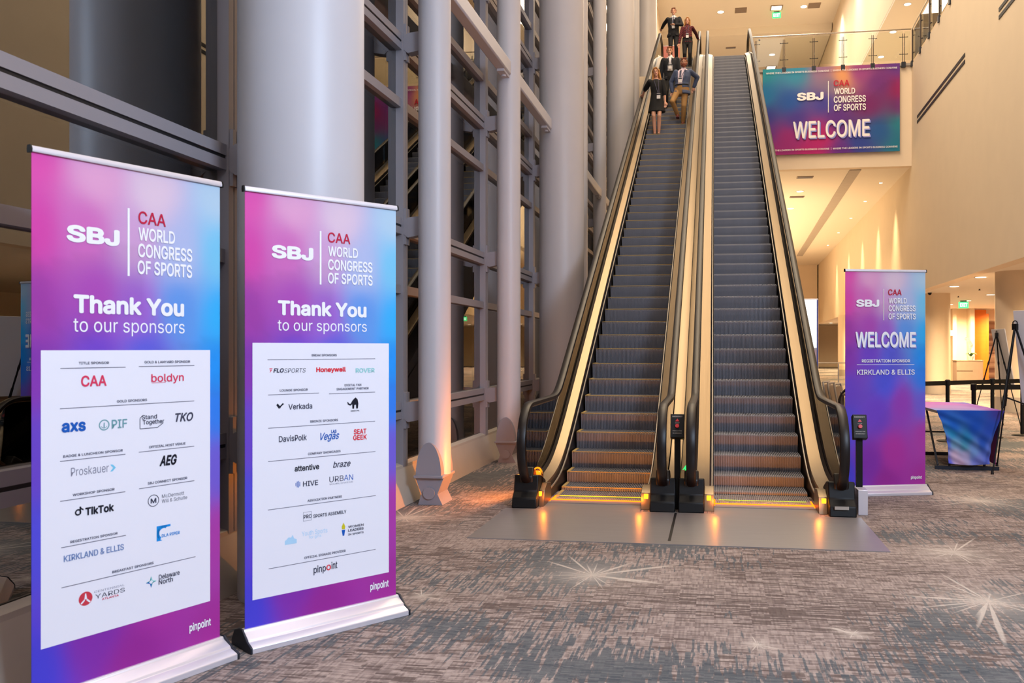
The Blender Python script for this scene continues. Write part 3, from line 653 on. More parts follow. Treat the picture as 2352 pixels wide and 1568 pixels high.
# ---------------------------------------------------------------- escalators
sp = lambda l, k: k*math.log1p(math.exp(min(60, l/k))) if l/k < 60 else l
def zline(y, off, lo, hi, k):
    z = lo+sp(TAN*(y-9.74)+off-lo, k); return hi-sp(hi-z, k)
zs = lambda y: zline(y, 0, 0, H2, .1)
zd = lambda y: zline(y, .17, .20, H2+.2, .16)
zh = lambda y: zline(y, .70, 1.03, H2+1.03, .06)
def ys(a, b):
    o = [a]
    while o[-1] < b-1e-6: o.append(min(b, o[-1]+(.12 if o[-1] < 11.2 or o[-1] > 29 else 1.6)))
    return o
def step_mesh(wd, edge):
    N = 50; g = G(); p = wd/N; prof = [(.37, -.001), (.02, 0), (.006, -.004), (.0, -.014), (.006, -.10), (.022, -.225)]
    for i in range(N):
        xa = i*p; xb = xa+p*.56; xc = xa+p; n = len(prof)
        hi = [(xa, y, z) for y, z in prof]+[(xb, y, z) for y, z in prof]
        dp = lambda y, z: (y+.014, z-.014)
        lo = [(xb, *dp(y, z)) for y, z in prof]+[(xc, *dp(y, z)) for y, z in prof]
        F = [(j, j+1, n+j+1, n+j) for j in range(n-1)]
        g.add(hi, F, 0); g.add(lo, F, 0)
        sd = [(xb, y, z) for y, z in prof]+[(xb, *dp(y, z)) for y, z in prof]; g.add(sd, F, 0)
        sd = [(xc, y, z) for y, z in prof]+[(xc, *dp(y, z)) for y, z in prof]; g.add(sd, F, 0)
    g.box(0, wd, .05, .33, -.18, -.03)
    if edge:
        g.box(0, wd, -.002, .006, -.008, .0022, 1); g.box(0, .035, -.002, .36, -.01, .003, 1)
    me = g.mesh('step', [M['step'], M['yellow']], False, weld=False); return me
def escalator(xs0, xs1, xl, xr, label, edge, ol, orr):
    """xs: step edges; xl, xr: handrail centres; ol, orr: outer deck limits"""
    E = thing('escalator', label, 'escalator', (0, 8.9, 0)); oy = -8.9
    sh = lambda pts: [(x, y+oy, z) for x, y, z in pts]
    me = step_mesh(xs1-xs0, edge)
    for n in range(-8, 53):
        y = 11.79+.36*n
        if y > 31.0: break
        place('step', me, E, (xs0, y+oy, zs(y)))
    Yd = ys(8.97, 31.4); Yg = ys(8.75, 31.6)
    for s, xe, xh, xo in ((-1, xs0, xl, ol), (1, xs1, xr, orr)):
        a = [(xe+s*.004, y, zs(y)-.34) for y in Yd]; b = [(xe+s*.05, y, zd(y)-.028) for y in Yd]
        obj('skirt', G().strip(sh(a), sh(b), (s*.03, 0, 0)), M['skirt'], E)
        xi = xh-s*.036
        a = [(xe+s*.048, y, zd(y)-.02) for y in Yg]; b = [(xi, y, zd(y)+.015) for y in Yg]
        obj('inner_deck', G().strip(sh(a), sh(b), (0, 0, -.05)), M['deck'], E)
        a = [(xe+s*.022, y, zd(y)-.095) for y in Yd]
        obj('deck_trim', G().tube(sh(a), .010, 6), M['trim'], E)
        a = [(xh-s*.038, y, zd(y)+.02) for y in Yg]; b = [(xh-s*.008, y, zd(y)+.05) for y in Yg]
        obj('glass_channel', G().strip(sh(a), sh(b), (s*.008, 0, -.02)), M['rubber'], E)
        a = [(xh+s*.012, y, zd(y)+.02) for y in Yg]; b = [(xo, y, zd(y)+.0) for y in Yg]
        obj('outer_deck', G().strip(sh(a), sh(b), (0, 0, -.05)), M['deck'], E)
        # handrail path
        arc = [(8.75-.40*math.sin(t), .63-.40*math.cos(t)) for t in [math.pi*i/14 for i in range(2, 15)]]
        P = [(8.68, .21)]+arc+[(y, zh(y)) for y in ys(8.95, 31.3)]+[(31.5+.40*math.sin(t), H2+.63+.40*math.cos(t)) for t in [math.pi*i/10 for i in range(0, 10)]]
        # rounded flat section handrail
        sec = [(-.047, -.014), (-.041, .015), (-.02, .025), (.02, .025), (.041, .015), (.047, -.014), (.034, -.024), (-.034, -.024)]
        vs = []; n = len(P); m_ = len(sec)
        for i, (y, z) in enumerate(P):
            a = P[max(0, i-1)]; b = P[min(n-1, i+1)]; L = math.hypot(b[0]-a[0], b[1]-a[1]); ny, nz = -(b[1]-a[1])/L, (b[0]-a[0])/L
            for (sx_, sn) in sec: vs.append((xh+sx_, y+ny*sn+oy, z+nz*sn))
        fs = [(i*m_+k, i*m_+(k+1) % m_, (i+1)*m_+(k+1) % m_, (i+1)*m_+k) for i in range(n-1) for k in range(m_)]+[tuple(range(m_)), tuple((n-1)*m_+k for k in range(m_))]
        obj('handrail', G().add(vs, fs), M['rubber'], E, ang=50)
        gp = []
        for i, (y, z) in enumerate(P):
            a = P[max(0, i-1)]; b = P[min(n-1, i+1)]; L = math.hypot(b[0]-a[0], b[1]-a[1]); gp.append((xh, y+(b[1]-a[1])/L*.03+oy, z-(b[0]-a[0])/L*.03))
        obj('handrail_guide', G().tube(gp, .013, 6), M['deck'], E)
        # glass: curved newel pane then rectangular panes
        inn = [(8.75-.37*math.sin(t), .63-.37*math.cos(t)) for t in [math.pi*i/14 for i in range(1, 15)]]
        Ya = ys(8.95, 10.5)
        poly = inn+[(y, zh(y)-.03) for y in Ya]+[(y, zd(y)+.0) for y in reversed(ys(8.75, 10.5))]
        obj('glass_pane', G().poly([(xh-.005, y+oy, z) for y, z in poly], (1, 0, 0), .010), M['bglass'], E, smooth=False)
        y = 10.505
        while y < 31.3:
            y2 = min(31.5, y+2.33); Yp = ys(y, y2-.008)
            poly = [(q, zh(q)-.03) for q in Yp]+[(q, zd(q)) for q in reversed(Yp)]
            obj('glass_pane', G().poly([(xh-.005, q+oy, z) for q, z in poly], (1, 0, 0), .010), M['bglass'], E, smooth=False); y = y2
        # newel base, end plate, lamps
        bx = (xh-.125, xh+.125); pr = [(8.47, 0), (8.49, .10), (8.56, .16), (8.60, .32), (8.76, .30), (8.98, .22), (8.98, 0)]
        obj('newel_base', G().sweep_x([(y+oy, z) for y, z in pr], *bx), M['black'], E, bevel=.012)
        obj('inlet_boot', G().sweep_x([(y+oy, z) for y, z in [(8.60, .16), (8.57, .30), (8.64, .40), (8.76, .33), (8.80, .2)]], xh-.07, xh+.07), M['rubber'], E, bevel=.015)
        q0, q1 = sorted((xh-s*.125, xe-s*.0)); 
        obj('end_plate', G().sweep_x([(8.60+oy, 0), (8.64+oy, .16), (8.78+oy, .215), (9.0+oy, .19), (9.0+oy, 0)], q0, q1), M['deck'], E, bevel=.004)
        lx = xe+s*.05
        obj('comb_lamp', G().box(lx-.022, lx+.022, 8.625+oy, 8.65+oy, .10, .15), M['warnlamp'], E, bevel=.004)
        lamp('POINT', (lx-s*.06, 8.53+oy, .13), 1.3, (1, .24, .01), E, .02)
        obj('comb_light_strip', G().box(min(xe, xe-s*.012), max(xe, xe-s*.012), 8.86+oy, 9.25+oy, .004, .012), M['orangelamp'], E)
    g = G(); a = [(y+oy, zs(y)-.30) for y in ys(9.6, 32)]; b = [(y+oy, max(.0, zs(y)-1.15)) for y in reversed(ys(9.6, 32))]
    obj('truss_cladding', G().sweep_x(a+b, ol+.01, orr-.01), M['frame'], E, smooth=False)
    obj('comb_plate', G().box(xs0, xs1, 8.80+oy, 8.96+oy, .0, .012), M['plate'], E)
    obj('comb_light_strip', G().box(xs0, xs1, 8.955+oy, 8.972+oy, .004, .020), M['orangelamp'], E)
    yb = 11.79+.36*-8
    obj('step_gap_light', G().box(xs0+.05, xs1-.05, 9.264+oy, 9.267+oy, -.02, .004), M['yellowgreen'], E)
    l = lamp('AREA', ((xs0+xs1)/2, 9.0+oy, .05), 9, (1, .30, .03), E, .1, rot=(math.radians(105), 0, 0))
    l = l.data; l.shape = 'RECTANGLE'; l.size = xs1-xs0; l.size_y = .03
    return E
EL = escalator(-1.70, -.72, -1.88, -.50, 'left escalator with yellow-edged steps carrying five riders', True, -2.02, -.365)
ER = escalator(0.0, 1.0, -.22, 1.21, 'right escalator with empty grey steps beside the welcome banners', False, -.355, 1.34)
# direction lamps at the newels
t = thing('direction_lamp', 'amber domed no-entry lamp at the foot of the left escalator', 'lamp', (-1.80, 8.80, .22))
obj('dome', G().lathe((0, 0, 0), [(.055, 0), (.055, .10), (.05, .125), (.03, .145), (.001, .15)], 20), M['bglass'], t); obj('stem', G().cyl((0, 0, 0), .03, 0, .10, 16), M['orangelamp'], t)
g = G(); g.tube([(.036*math.cos(a), -.03, .115+.036*math.sin(a)) for a in [2*math.pi*i/18 for i in range(18)]], .008, 6, closed=True); g.box(-.022, .022, -.036, -.026, .109, .121); obj('no_entry_sign', g, M['orangelamp'], t)
lamp('POINT', (-.14, -.02, .12), 85, (1, .26, .02), t, .03)
t = thing('direction_lamp', 'amber lamp with green arrow at the foot between the escalators', 'lamp', (-.27, 8.86, .22))
obj('stem', G().cyl((0, 0, 0), .022, 0, .12, 16), M['warnlamp'], t); g = G(); g.poly([(-.045, -.03, .15), (-.01, -.03, .20), (.02, -.03, .165), (.005, -.03, .165), (.005, -.03, .12), (-.02, -.03, .12), (-.02, -.03, .16)], (0, 1, 0), .01); obj('green_arrow', g, M['greenlamp'], t)
# landing plate
t = thing('landing_plate', 'brushed steel landing plate on the carpet before both escalators', 'floor plate', (0, 8, 0))
g = G(); g.box(-2.06, -.38, -.80, .46, 0, .006); g.box(-.355, 1.37, -.80, .46, 0, .006); g.box(-1.70, -.72, .46, .79, 0, .006); g.box(0, 1.0, .46, .79, 0, .006); obj('plate', g, M['plate'], t)
g = G(); g.box(-2.06, 1.37, -.92, -.805, 0, .007); obj('edge_frame', g, M['plate'], t); obj('seam_strip', G().box(-.378, -.357, -.80, .46, 0, .004), M['gasket'], t)
# emergency stop pedestals
def pedestal(x, y, label):
    t = thing('stop_pedestal', label, 'emergency stop post', (x, y, 0), 0, 'emergency stop posts by the escalators')
    obj('post', G().box(-.03, .03, .0, .05, 0, .72), M['black'], t)
    mx = Matrix.Translation((0, 0, .83)) @ Matrix.Rotation(math.radians(-18), 4, 'X')
    b = obj('control_box', G().box(-.068, .068, -.03, .06, -.125, .115, 0, mx), M['black'], t, bevel=.006)
    g = G(); g.add([mx @ Vector((p[0]*.02, -.0325, -.005+p[1]*.02)) for p in [(math.cos(a), math.sin(a)) for a in [2*math.pi*i/18 for i in range(18)]]], [tuple(range(18))]); g2 = G(); g2.tube([mx @ Vector((0, -.03, -.01)), mx @ Vector((0, -.055, -.01))], .019, 18); obj('stop_button', g2, M['red'], b)
    g = G(); q = G(); put_text(q, 'EMERGENCY', -.05, .05, .082, .014, -.0318, 0, 2); put_text(q, 'STOP', -.022, .022, .018, .010, -.0318, 0, 1); put_text(q, 'PUSH BUTTON', -.045, .045, -.062, .010, -.0318, 0, 2); put_text(q, 'IN EMERGENCY', -.045, .045, -.085, .010, -.0318, 0, 2)
    q.v = [tuple(mx @ Vector(v)) for v in q.v]; obj('lettering', q, M['label'], b, smooth=False)
    q = G(); q.poly([mx @ Vector((x_, -.0316, z_)) for x_, z_ in ((-.02, .04), (.02, .04), (.0, .068))], mx.to_3x3() @ Vector((0, 1, 0)), .001); obj('warning_mark', q, M['red'], b)
    return t
pedestal(-.36, 8.66, 'black emergency stop post standing between the two escalators'); pedestal(1.42, 8.86, 'black emergency stop post right of the right escalator')
o = obj('access_box', G().box(0, .09, 0, .2, 0, .24), M['alu'], None, (1.37, 8.62, 0), bevel=.004); tag(o, 'small grey metal box on the floor behind the right newel', 'box')
o = obj('maker_plate', G().box(1.13, 1.26, -.44+.0, -.432, .075, .105), M['label'], ER)
# ---------------------------------------------------------------- people on the left escalator
def remesh(g, name, m, vox=.014, smooth=4, cut=None):
    me = g.mesh(name, m, False); o = bpy.data.objects.new('tmp', me); COL.objects.link(o)
    r = o.modifiers.new('r', 'REMESH'); r.mode = 'VOXEL'; r.voxel_size = vox
    s = o.modifiers.new('s', 'SMOOTH'); s.iterations = smooth; s.factor = .5
    dg = bpy.context.evaluated_depsgraph_get(); me2 = bpy.data.meshes.new_from_object(o.evaluated_get(dg)); bpy.data.objects.remove(o); bpy.data.meshes.remove(me)
    me2.name = name
    if not me2.materials: me2.materials.append(m)
    if cut:
        bm = bmesh.new(); bm.from_mesh(me2); bmesh.ops.delete(bm, geom=[f for f in bm.faces if cut(f.calc_center_median())], context='FACES'); bm.to_mesh(me2); bm.free()
    me2.polygons.foreach_set('use_smooth', [True]*len(me2.polygons)); return me2
def loft(g, rings):   # rings: (cx, cy, z, rx, ry)
    n = 20; vs = []
    for cx, cy, z, rx, ry in rings: vs += [(cx+rx*math.cos(2*math.pi*k/n), cy+ry*math.sin(2*math.pi*k/n), z) for k in range(n)]
    fs = [(i*n+k, i*n+(k+1) % n, (i+1)*n+(k+1) % n, (i+1)*n+k) for i in range(len(rings)-1) for k in range(n)]
    fs += [tuple(range(n-1, -1, -1)), tuple((len(rings)-1)*n+k for k in range(n))]; return g.add(vs, fs)
def ik(a, b, l1, l2, bend):
    a = Vector(a); b = Vector(b); d = b-a; L = min(d.length, (l1+l2)*.998); u = d.normalized(); b = a+u*L
    x = (l1*l1-l2*l2+L*L)/(2*L); h = math.sqrt(max(0, l1*l1-x*x)); n = Vector(bend); n = (n-u*n.dot(u)).normalized()
    return a+u*x+n*h, b
def person(label, loc, h, spec):
    """local frame: x to the viewer's right, -y towards the viewer, z up from the tread"""
    k = h/1.75; R = thing('person', label, 'person', loc, spec.get('rz', 0), None)
    f = spec.get('sex') == 'f'; lean = spec.get('lean', 0); fat = spec.get('fat', 1.0)
    lx = lambda z: lean*max(0, z-.9)/.8
    S = lambda x, y, z: (k*(x+lx(z)), k*y, k*z)
    shw = .165 if f else .19; hipw = .092
    feet = spec.get('feet', [(-.10, 0, 0), (.10, 0, 0)])
    legs = []
    for i, (fx, fy, fz) in enumerate(feet):
        hip = Vector(S((-hipw, hipw)[i], 0, .91)); ank = Vector((k*fx, k*fy+.03, k*.085+fz))
        kn, ank2 = ik(hip, ank, .435*k, .42*k, spec.get('knee', [(0, -1, 0)]*2)[i]); legs.append((hip, kn, ank2))
    tw = .85 if spec.get('legcol') else 1.0; torso = [(0, 0, .82, .13*tw, .09*tw), (0, .0, .90, .165*tw, .115*tw), (0, 0, 1.0, .15*fat, .11*fat), (0, 0, 1.10, (.125 if f else .145)*fat, .10*fat), (0, 0, 1.24, (.145 if f else .165)*fat, .115*fat), (0, 0, 1.36, .17 if not f else .15, .10), (0, 0, 1.43, .13, .075), (0, 0, 1.47, .07, .06)]
    T = lambda e, z0=None, z1=None: [(k*(cx+lx(z)), k*cy, k*z, k*(rx+e), k*(ry+e)) for cx, cy, z, rx, ry in torso if (z0 is None or z >= z0) and (z1 is None or z <= z1)]
    arms = []
    for i in (0, 1):
        sgn = (-1, 1)[i]; sh = Vector(S(sgn*shw, 0, 1.40)); tgt = spec['hands'][i]
        tgt = Vector(tgt) if spec.get('world', [0, 0])[i] == 0 else Vector(tgt)-Vector(loc)
        el, wr = ik(sh, tgt, .285*k, .255*k, spec.get('elbow', [(-1, .5, -.2), (1, .5, -.2)])[i]); arms.append((sh, el, wr))
    hd = Vector(S(spec.get('hx', 0), -.015, 1.625)); tilt = Matrix.Rotation(spec.get('tilt', 0), 3, 'Y')
    def head_pt(x, y, z): return hd+k*1.07*(tilt @ Vector((x, y, z)))
    B = G()
    loft(B, T(-.016 if spec.get('legcol') else 0)); B.caps(S(0, .01, 1.42), head_pt(0, .01, -.06), .055*k, .05*k)
    B.ell(head_pt(0, .012, .03), (.076*k, .095*k, .098*k), mx=tilt.to_4x4()); B.caps(head_pt(0, -.035, -.045), head_pt(0, -.05, -.08), .052*k, .034*k)
    B.caps(head_pt(0, -.084, .02), head_pt(0, -.097, -.016), .008*k, .0115*k)
    for s in (-1, 1): B.ell(head_pt(s*.078, .012, .005), (.012*k, .022*k, .034*k), 8, 6)
    for (hip, kn, an) in legs:
        lf = .78 if spec.get('legcol') else 1.0; B.caps(hip, kn, .082*k*lf, .052*k*lf); mid = kn.lerp(an, .3)+Vector((0, .018, 0)); B.caps(kn, mid, .05*k*lf, .052*k*lf); B.caps(mid, an, .052*k*lf, .036*k*lf); B.caps(an+Vector((0, .02, -.045*k)), an+Vector((0, -.15*k, -.055*k)), .034*k, .026*k)
    hands = []
    for i, (sh, el, wr) in enumerate(arms):
        B.caps(sh, el, .05*k, .04*k); B.caps(el, wr, .04*k, .027*k)
        d = (wr-el).normalized(); grip = Vector(spec.get('grip', [(0, -.3, -1)]*2)[i]).normalized(); side = Vector((1, 0, 0)) if abs(d.x) < .8 else Vector((0, 1, 0))
        side = (side-d*side.dot(d)).normalized(); pc = wr+d*.05*k
        B.caps(wr, wr+d*.075*k, .028*k, .034*k)
        for q, ln in zip((-.03, -.01, .01, .03), (.058, .07, .066, .052)):
            b0 = wr+d*.085*k+side*q*k; b1 = b0+d*ln*.5*k+grip*ln*.15*k; b2 = b1+grip*ln*.5*k+d*.01*k; B.caps(b0-d*.02*k, b1, .0095*k, .009*k, 7); B.caps(b1, b2, .009*k, .0075*k, 7)
        t0 = wr+d*.03*k-side*.028*k*(1, -1)[i]; t1 = t0-side*.03*k*(1, -1)[i]+d*.03*k+grip*.01*k; B.caps(t0, t1, .011*k, .010*k, 7); B.caps(t1, t1+d*.03*k+grip*.012*k, .010*k, .008*k, 7)
        hands.append(wr+d*.09*k)
    place('body', remesh(B, 'body', M['skin'], .0095, 2), R)
    C = lambda rgb, nm, rough=.8: mat(nm, rgb, rough)
    hairm = C(spec['hair'], 'hair', .6)
    # face
    for s in (-1, 1):
        obj('eye', G().ell(head_pt(s*.031, -.079, .028), (.010*k, .006*k, .007*k), 10, 6), INK['black'], R)
        obj('eyebrow', G().caps(head_pt(s*.018, -.084, .052), head_pt(s*.045, -.075, .052), .004*k, .003*k, 6), hairm, R)
    obj('mouth', G().caps(head_pt(-.02, -.084, -.048), head_pt(.02, -.084, -.048), .006*k, .006*k, 8), C((150, 70, 70), 'lips'), R)
    # hair
    H = G(); H.ell(head_pt(0, .028, .05), (.084*k, .092*k, .092*k), mx=tilt.to_4x4())
    if spec.get('long'):
        L = spec['long']
        for s in (-1, 1):
            H.caps(head_pt(s*.066, .01, .05), head_pt(s*.085, .0, -.10), .032*k, .03*k); H.caps(head_pt(s*.085, .0, -.10), head_pt(s*.10, -.03, -L), .03*k, .018*k); H.caps(head_pt(s*.05, .06, .0), head_pt(s*.06, .05, -L), .045*k, .03*k); H.caps(head_pt(s*.02, -.06, .105), head_pt(s*.07, -.035, .03), .022*k, .018*k)
    else:
        H.caps(head_pt(-.045, -.05, .095), head_pt(.045, -.05, .10), .024*k, .026*k)
        for s in (-1, 1): H.caps(head_pt(s*.07, .0, .06), head_pt(s*.076, .03, .0), .018*k, .02*k)
    frz = tilt.inverted()
    def hcut(c):
        q = frz @ ((c-hd)/k); return q.y < -.035 and q.z < (.08 if not spec.get('long') else .075) and abs(q.x) < (.072 if not spec.get('long') else .058)
    place('hair', remesh(H, 'hair', hairm, .011, 2, hcut), R)
    if spec.get('beard'):
        g = G(); g.caps(head_pt(0, -.04, -.05), head_pt(0, -.06, -.092), .058*k, .036*k)
        for s in (-1, 1): g.caps(head_pt(s*.07, -.005, .0), head_pt(s*.045, -.04, -.07), .014*k, .03*k)
        def bcut(c): q = frz @ ((c-hd)/k); return q.z > -.035 and abs(q.x) < .04 and q.y < -.05
        place('beard', remesh(g, 'beard', C((112, 56, 34), 'beard_hair'), .010, 2, bcut), R)
        g = G()
        for s in (-1, 1): g.tube([head_pt(s*.032+.024*math.cos(a), -.094, .026+.019*math.sin(a)) for a in [2*math.pi*i/14 for i in range(14)]], .0028*k, 6, closed=True); g.tube([head_pt(s*.056, -.093, .03), head_pt(s*.08, .01, .02)], .0025*k, 5)
        g.tube([head_pt(-.009, -.096, .03), head_pt(.009, -.096, .03)], .0025*k, 5); obj('glasses', g, INK['black'], R)
    # clothes
    def sleeves(g, e, frac=1.0):
        for (sh, el, wr) in arms:
            g.ell(sh, ((.052+e)*k,)*3); g.caps(sh, el, (.054+e)*k, (.046+e)*k)
            if frac > .5: g.caps(el, el.lerp(wr, (frac-.5)*2*.97), (.045+e)*k, (.034+e)*k)
    tm = C(spec['legcol'], 'trousers') if spec.get('legcol') else None
    if tm:
        g = G(); loft(g, [(k*lx(z), 0, k*z, k*rx, k*ry) for z, rx, ry in ((.79, .16, .115), (.90, .186*max(1, fat*.95), .138), (1.0, .174*fat, .134*fat), (1.045, .170*fat, .130*fat))])
        for (hip, kn, an) in legs: g.caps(hip, kn, .098*k, .07*k); g.caps(kn, an+Vector((0, .01, .0)), .068*k, .056*k)
        place('trousers', remesh(g, 'trousers', tm, .013, 3), R)
        bl = obj('belt', G().lathe((k*lx(1.03), 0, k*1.015), [((.168*fat)*k, 0), ((.176*fat)*k, .004), ((.176*fat)*k, .035*k), ((.168*fat)*k, .037*k)], 28), M['black'], R)
        bl.scale = (1, .80, 1)
    if spec.get('shirt'):
        g = G(); loft(g, T(.012, .99)); g.caps(S(0, .0, 1.43), S(0, .0, 1.49), .066*k, .062*k)
        if not spec.get('jacket'): sleeves(g, .012); loft(g, [(k*lx(z), 0, k*z, k*rx, k*ry) for z, rx, ry in ((.88, .188, .14), (1.02, .17, .128), (1.2, .16, .13))])
        place('shirt', remesh(g, 'shirt', spec['shirt'] if not isinstance(spec['shirt'], tuple) else C(spec['shirt'], 'shirt_cloth'), .012, 2), R)
    if spec.get('jacket'):
        g = G(); loft(g, [(k*lx(.80), 0, k*.80, .218*k*fat, .172*k*fat), (k*lx(.88), 0, k*.88, .212*k*fat, .166*k*fat)]+T(.032, .9)[:-1]); sleeves(g, .016)
        op = spec.get('open', (.05, .13))
        def jcut(c):
            z = c.z/k; x = c.x/k-lx(z)
            if c.y > -.02 or z > 1.5: return False
            t = max(0, min(1, (z-.85)/.6)); wdt = op[0]+(op[1]-op[0])*abs(t-.35)
            return abs(x-spec.get('jx', 0)) < wdt
        o = place('jacket', remesh(g, 'jacket', C(spec['jacket'], 'jacket_cloth'), .012, 2, jcut), R); sd = o.modifiers.new('thick', 'SOLIDIFY'); sd.thickness = .006
        g = G()
        for s in (-1, 1): g.poly([S(s*.035, -.118, 1.42), S(s*.085, -.112, 1.40), S(s*.075, -.15*fat, 1.22), S(s*.045, -.152*fat, 1.16)], (0, 1, 0), .012)
        obj('lapels', g, C(tuple(int(x*.8) for x in spec['jacket']), 'lapel_cloth'), R)
        g = G()
        for (sh, el, wr) in arms: g.caps(el.lerp(wr, .92), wr, .038*k, .036*k)
        obj('shirt_cuffs', g, C((225, 220, 225), 'cuff_cloth'), R)
    if spec.get('dress'):
        g = G(); loft(g, [(k*lx(z), .005, k*z, k*rx, k*ry) for z, rx, ry in ((.60, .235, .17), (.72, .21, .15), (.86, .185, .135), (1.0, .16, .118), (1.1, .143, .112), (1.24, .158, .13), (1.36, .165, .112), (1.43, .13, .085), (1.455, .085, .07))]); sleeves(g, .02, .62)
        place('dress', remesh(g, 'dress', C(spec['dress'], 'dress_cloth'), .012, 3), R)
    if spec.get('tie'):
        obj('tie', G().poly([S(-.018, -.128, 1.43), S(.018, -.128, 1.43), S(.012, -.138, 1.39), S(.035, -.155, 1.10), S(0, -.155, 1.05), S(-.035, -.155, 1.10), S(-.012, -.138, 1.39)], (0, 1, 0), .006), C(spec['tie'], 'tie_cloth'), R)
    # lanyard and badge
    bz = spec.get('badge', 1.13); bx = spec.get('bx', 0); yf = -.145*max(1, fat)
    g = G()
    for s in (-1, 1): g.bar(S(s*.06, -.115, 1.44), S(bx+s*.012, yf-.008, bz+.05), .012, .004, (0, 1, 0))
    obj('lanyard', g, INK['ink'], R)
    b = obj('badge', G().box(-.045, .045, -.004, .004, -.065, .065), M['white'], R, S(bx, yf-.012, bz-.02)); obj('badge_band', G().box(-.045, .045, -.006, -.004, .025, .055), INK['black'], b)
    # shoes
    sm = C(spec.get('shoe', (20, 18, 18)), 'shoe_leather', .4)
    for (hip, kn, an) in legs:
        g = G(); g.caps(an+Vector((0, .025, -.045*k)), an+Vector((0, -.16*k, -.055*k)), (.042 if not f or tm else .032)*k, (.032 if not f or tm else .026)*k, 12)
        if tm: g.box(an.x-.042*k, an.x+.042*k, an.y-.185*k, an.y+.065*k, an.z-.087*k, an.z-.066*k)
        obj('shoe', g, sm, R)
    return R, hands
ZS = lambda n: zs(11.79+.36*n)
person('man in dark suit and tie holding a phone, highest on the escalator at left', (-1.36, 29.60, ZS(49)), 1.80, dict(hair=(120, 70, 44), legcol=(20, 22, 30), shirt=(222, 222, 232), jacket=(22, 24, 34), tie=(52, 58, 86), hands=[(-1.865, 30.28, 12.66), (.06, -.25, 1.16)], world=[1, 0], elbow=[(-1, .4, 0), (1, .2, -.5)], feet=[(-.10, 0, 0), (.09, .02, 0)], open=(.05, .12), badge=1.12, grip=[(0, -.2, -1), (-1, -.2, 0)]))
ph = tag(obj('phone', G().box(-.037, .037, -.005, .005, -.075, .075), M['black'], None, (-1.31, 29.30, ZS(49)+1.24), (.2, 0, .1), bevel=.004), 'black phone in the raised hand of the topmost man', 'phone')
person('blonde woman in red and black plaid shirt at the right handrail', (-.86, 28.52, ZS(46)), 1.66, dict(sex='f', hair=(176, 122, 66), long=.14, legcol=(18, 16, 20), shirt=M['plaid'], hands=[(-.27, -.04, .80), (-.53, 28.95, 11.86)], world=[0, 1], feet=[(-.09, 0, 0), (.09, 0, 0)], badge=1.10, tilt=.05, elbow=[(-1, .5, 0), (1, .3, -.3)]))
person('man in dark jacket and open white shirt standing mid-group', (-1.20, 24.16, ZS(34)), 1.71, dict(hair=(150, 84, 40), legcol=(20, 20, 24), shirt=(232, 226, 228), jacket=(24, 26, 36), hands=[(-.26, .06, .84), (.26, .02, .84)], feet=[(-.12, 0, 0), (.12, .0, 0)], open=(.07, .10), badge=1.18, hx=-.02))
person('bearded man in blue blazer, glasses and khaki trousers leaning on handrail', (-.84, 22.74, ZS(30)), 1.74, dict(hair=(128, 66, 36), beard=1, fat=1.1, legcol=(164, 124, 74), shirt=(226, 208, 222), jacket=(72, 84, 114), hands=[(-.24, .04, .90), (-.52, 22.98, 8.48)], world=[0, 1], feet=[(-.10, .02, .20), (.04, .02, 0)], knee=[(-.5, -1, 0), (0, -1, 0)], lean=.07, open=(.06, .11), jx=-.05, badge=1.16, bx=-.05, shoe=(120, 52, 40), elbow=[(-1, .5, -.2), (.35, .6, -.6)]))
person('smiling woman with long blonde hair in short black dress', (-1.44, 22.05, ZS(28)), 1.72, dict(sex='f', hair=(178, 124, 62), long=.20, dress=(14, 14, 18), hands=[(-1.875, 22.62, 8.16), (.22, -.04, .80)], world=[1, 0], feet=[(-.05, -.02, 0), (.055, -.02, 0)], lean=-.02, tilt=-.12, badge=1.0, bx=.06, shoe=(190, 140, 118), elbow=[(-1, .3, -.3), (1, .5, 0)]))
# ---------------------------------------------------------------- roll-up banners
PB = [(0, 0, (222, 74, 168)), (.3, .02, (224, 160, 200)), (.6, .04, (222, 196, 214)), (1, .02, (178, 206, 226)), (0, .14, (212, 62, 164)), (.25, .13, (206, 104, 182)), (.5, .14, (206, 158, 204)), (.75, .16, (176, 188, 226)), (1, .15, (116, 198, 234)),
      (0, .28, (166, 56, 168)), (.3, .26, (176, 72, 182)), (.5, .28, (160, 96, 202)), (.75, .27, (92, 150, 226)), (1, .29, (44, 176, 242)), (0, .40, (132, 50, 172)), (.3, .38, (110, 66, 198)), (.55, .38, (88, 92, 214)), (1, .40, (24, 150, 244)),
      (0, .55, (104, 66, 196)), (.5, .52, (78, 84, 216)), (1, .50, (44, 126, 232)), (0, .72, (78, 72, 208)), (.4, .66, (108, 64, 196)), (.7, .62, (148, 60, 182)), (1, .62, (112, 92, 208)), (0, .96, (70, 64, 208)), (.3, .9, (130, 44, 168)), (.6, .85, (176, 48, 160)), (1, .78, (172, 58, 164)), (1, 1, (166, 44, 150)), (.5, 1, (150, 36, 146))]
def facet(u, v):
    k = 1.0
    if v > .205-.11*u and u < .55 and v < .40-.2*u: k *= .93
    if (u-.1)*1.3+.28 < v < .30+.9*u*.3 and u < .6: k *= .95
    if u > .55 and .33+.1*(1-u) < v < .47 and u+v*1.2 > 1.02: k *= .93
    if v > .62-.30*(u-.2) and v < .9-.5*u: k *= 1.05
    return k
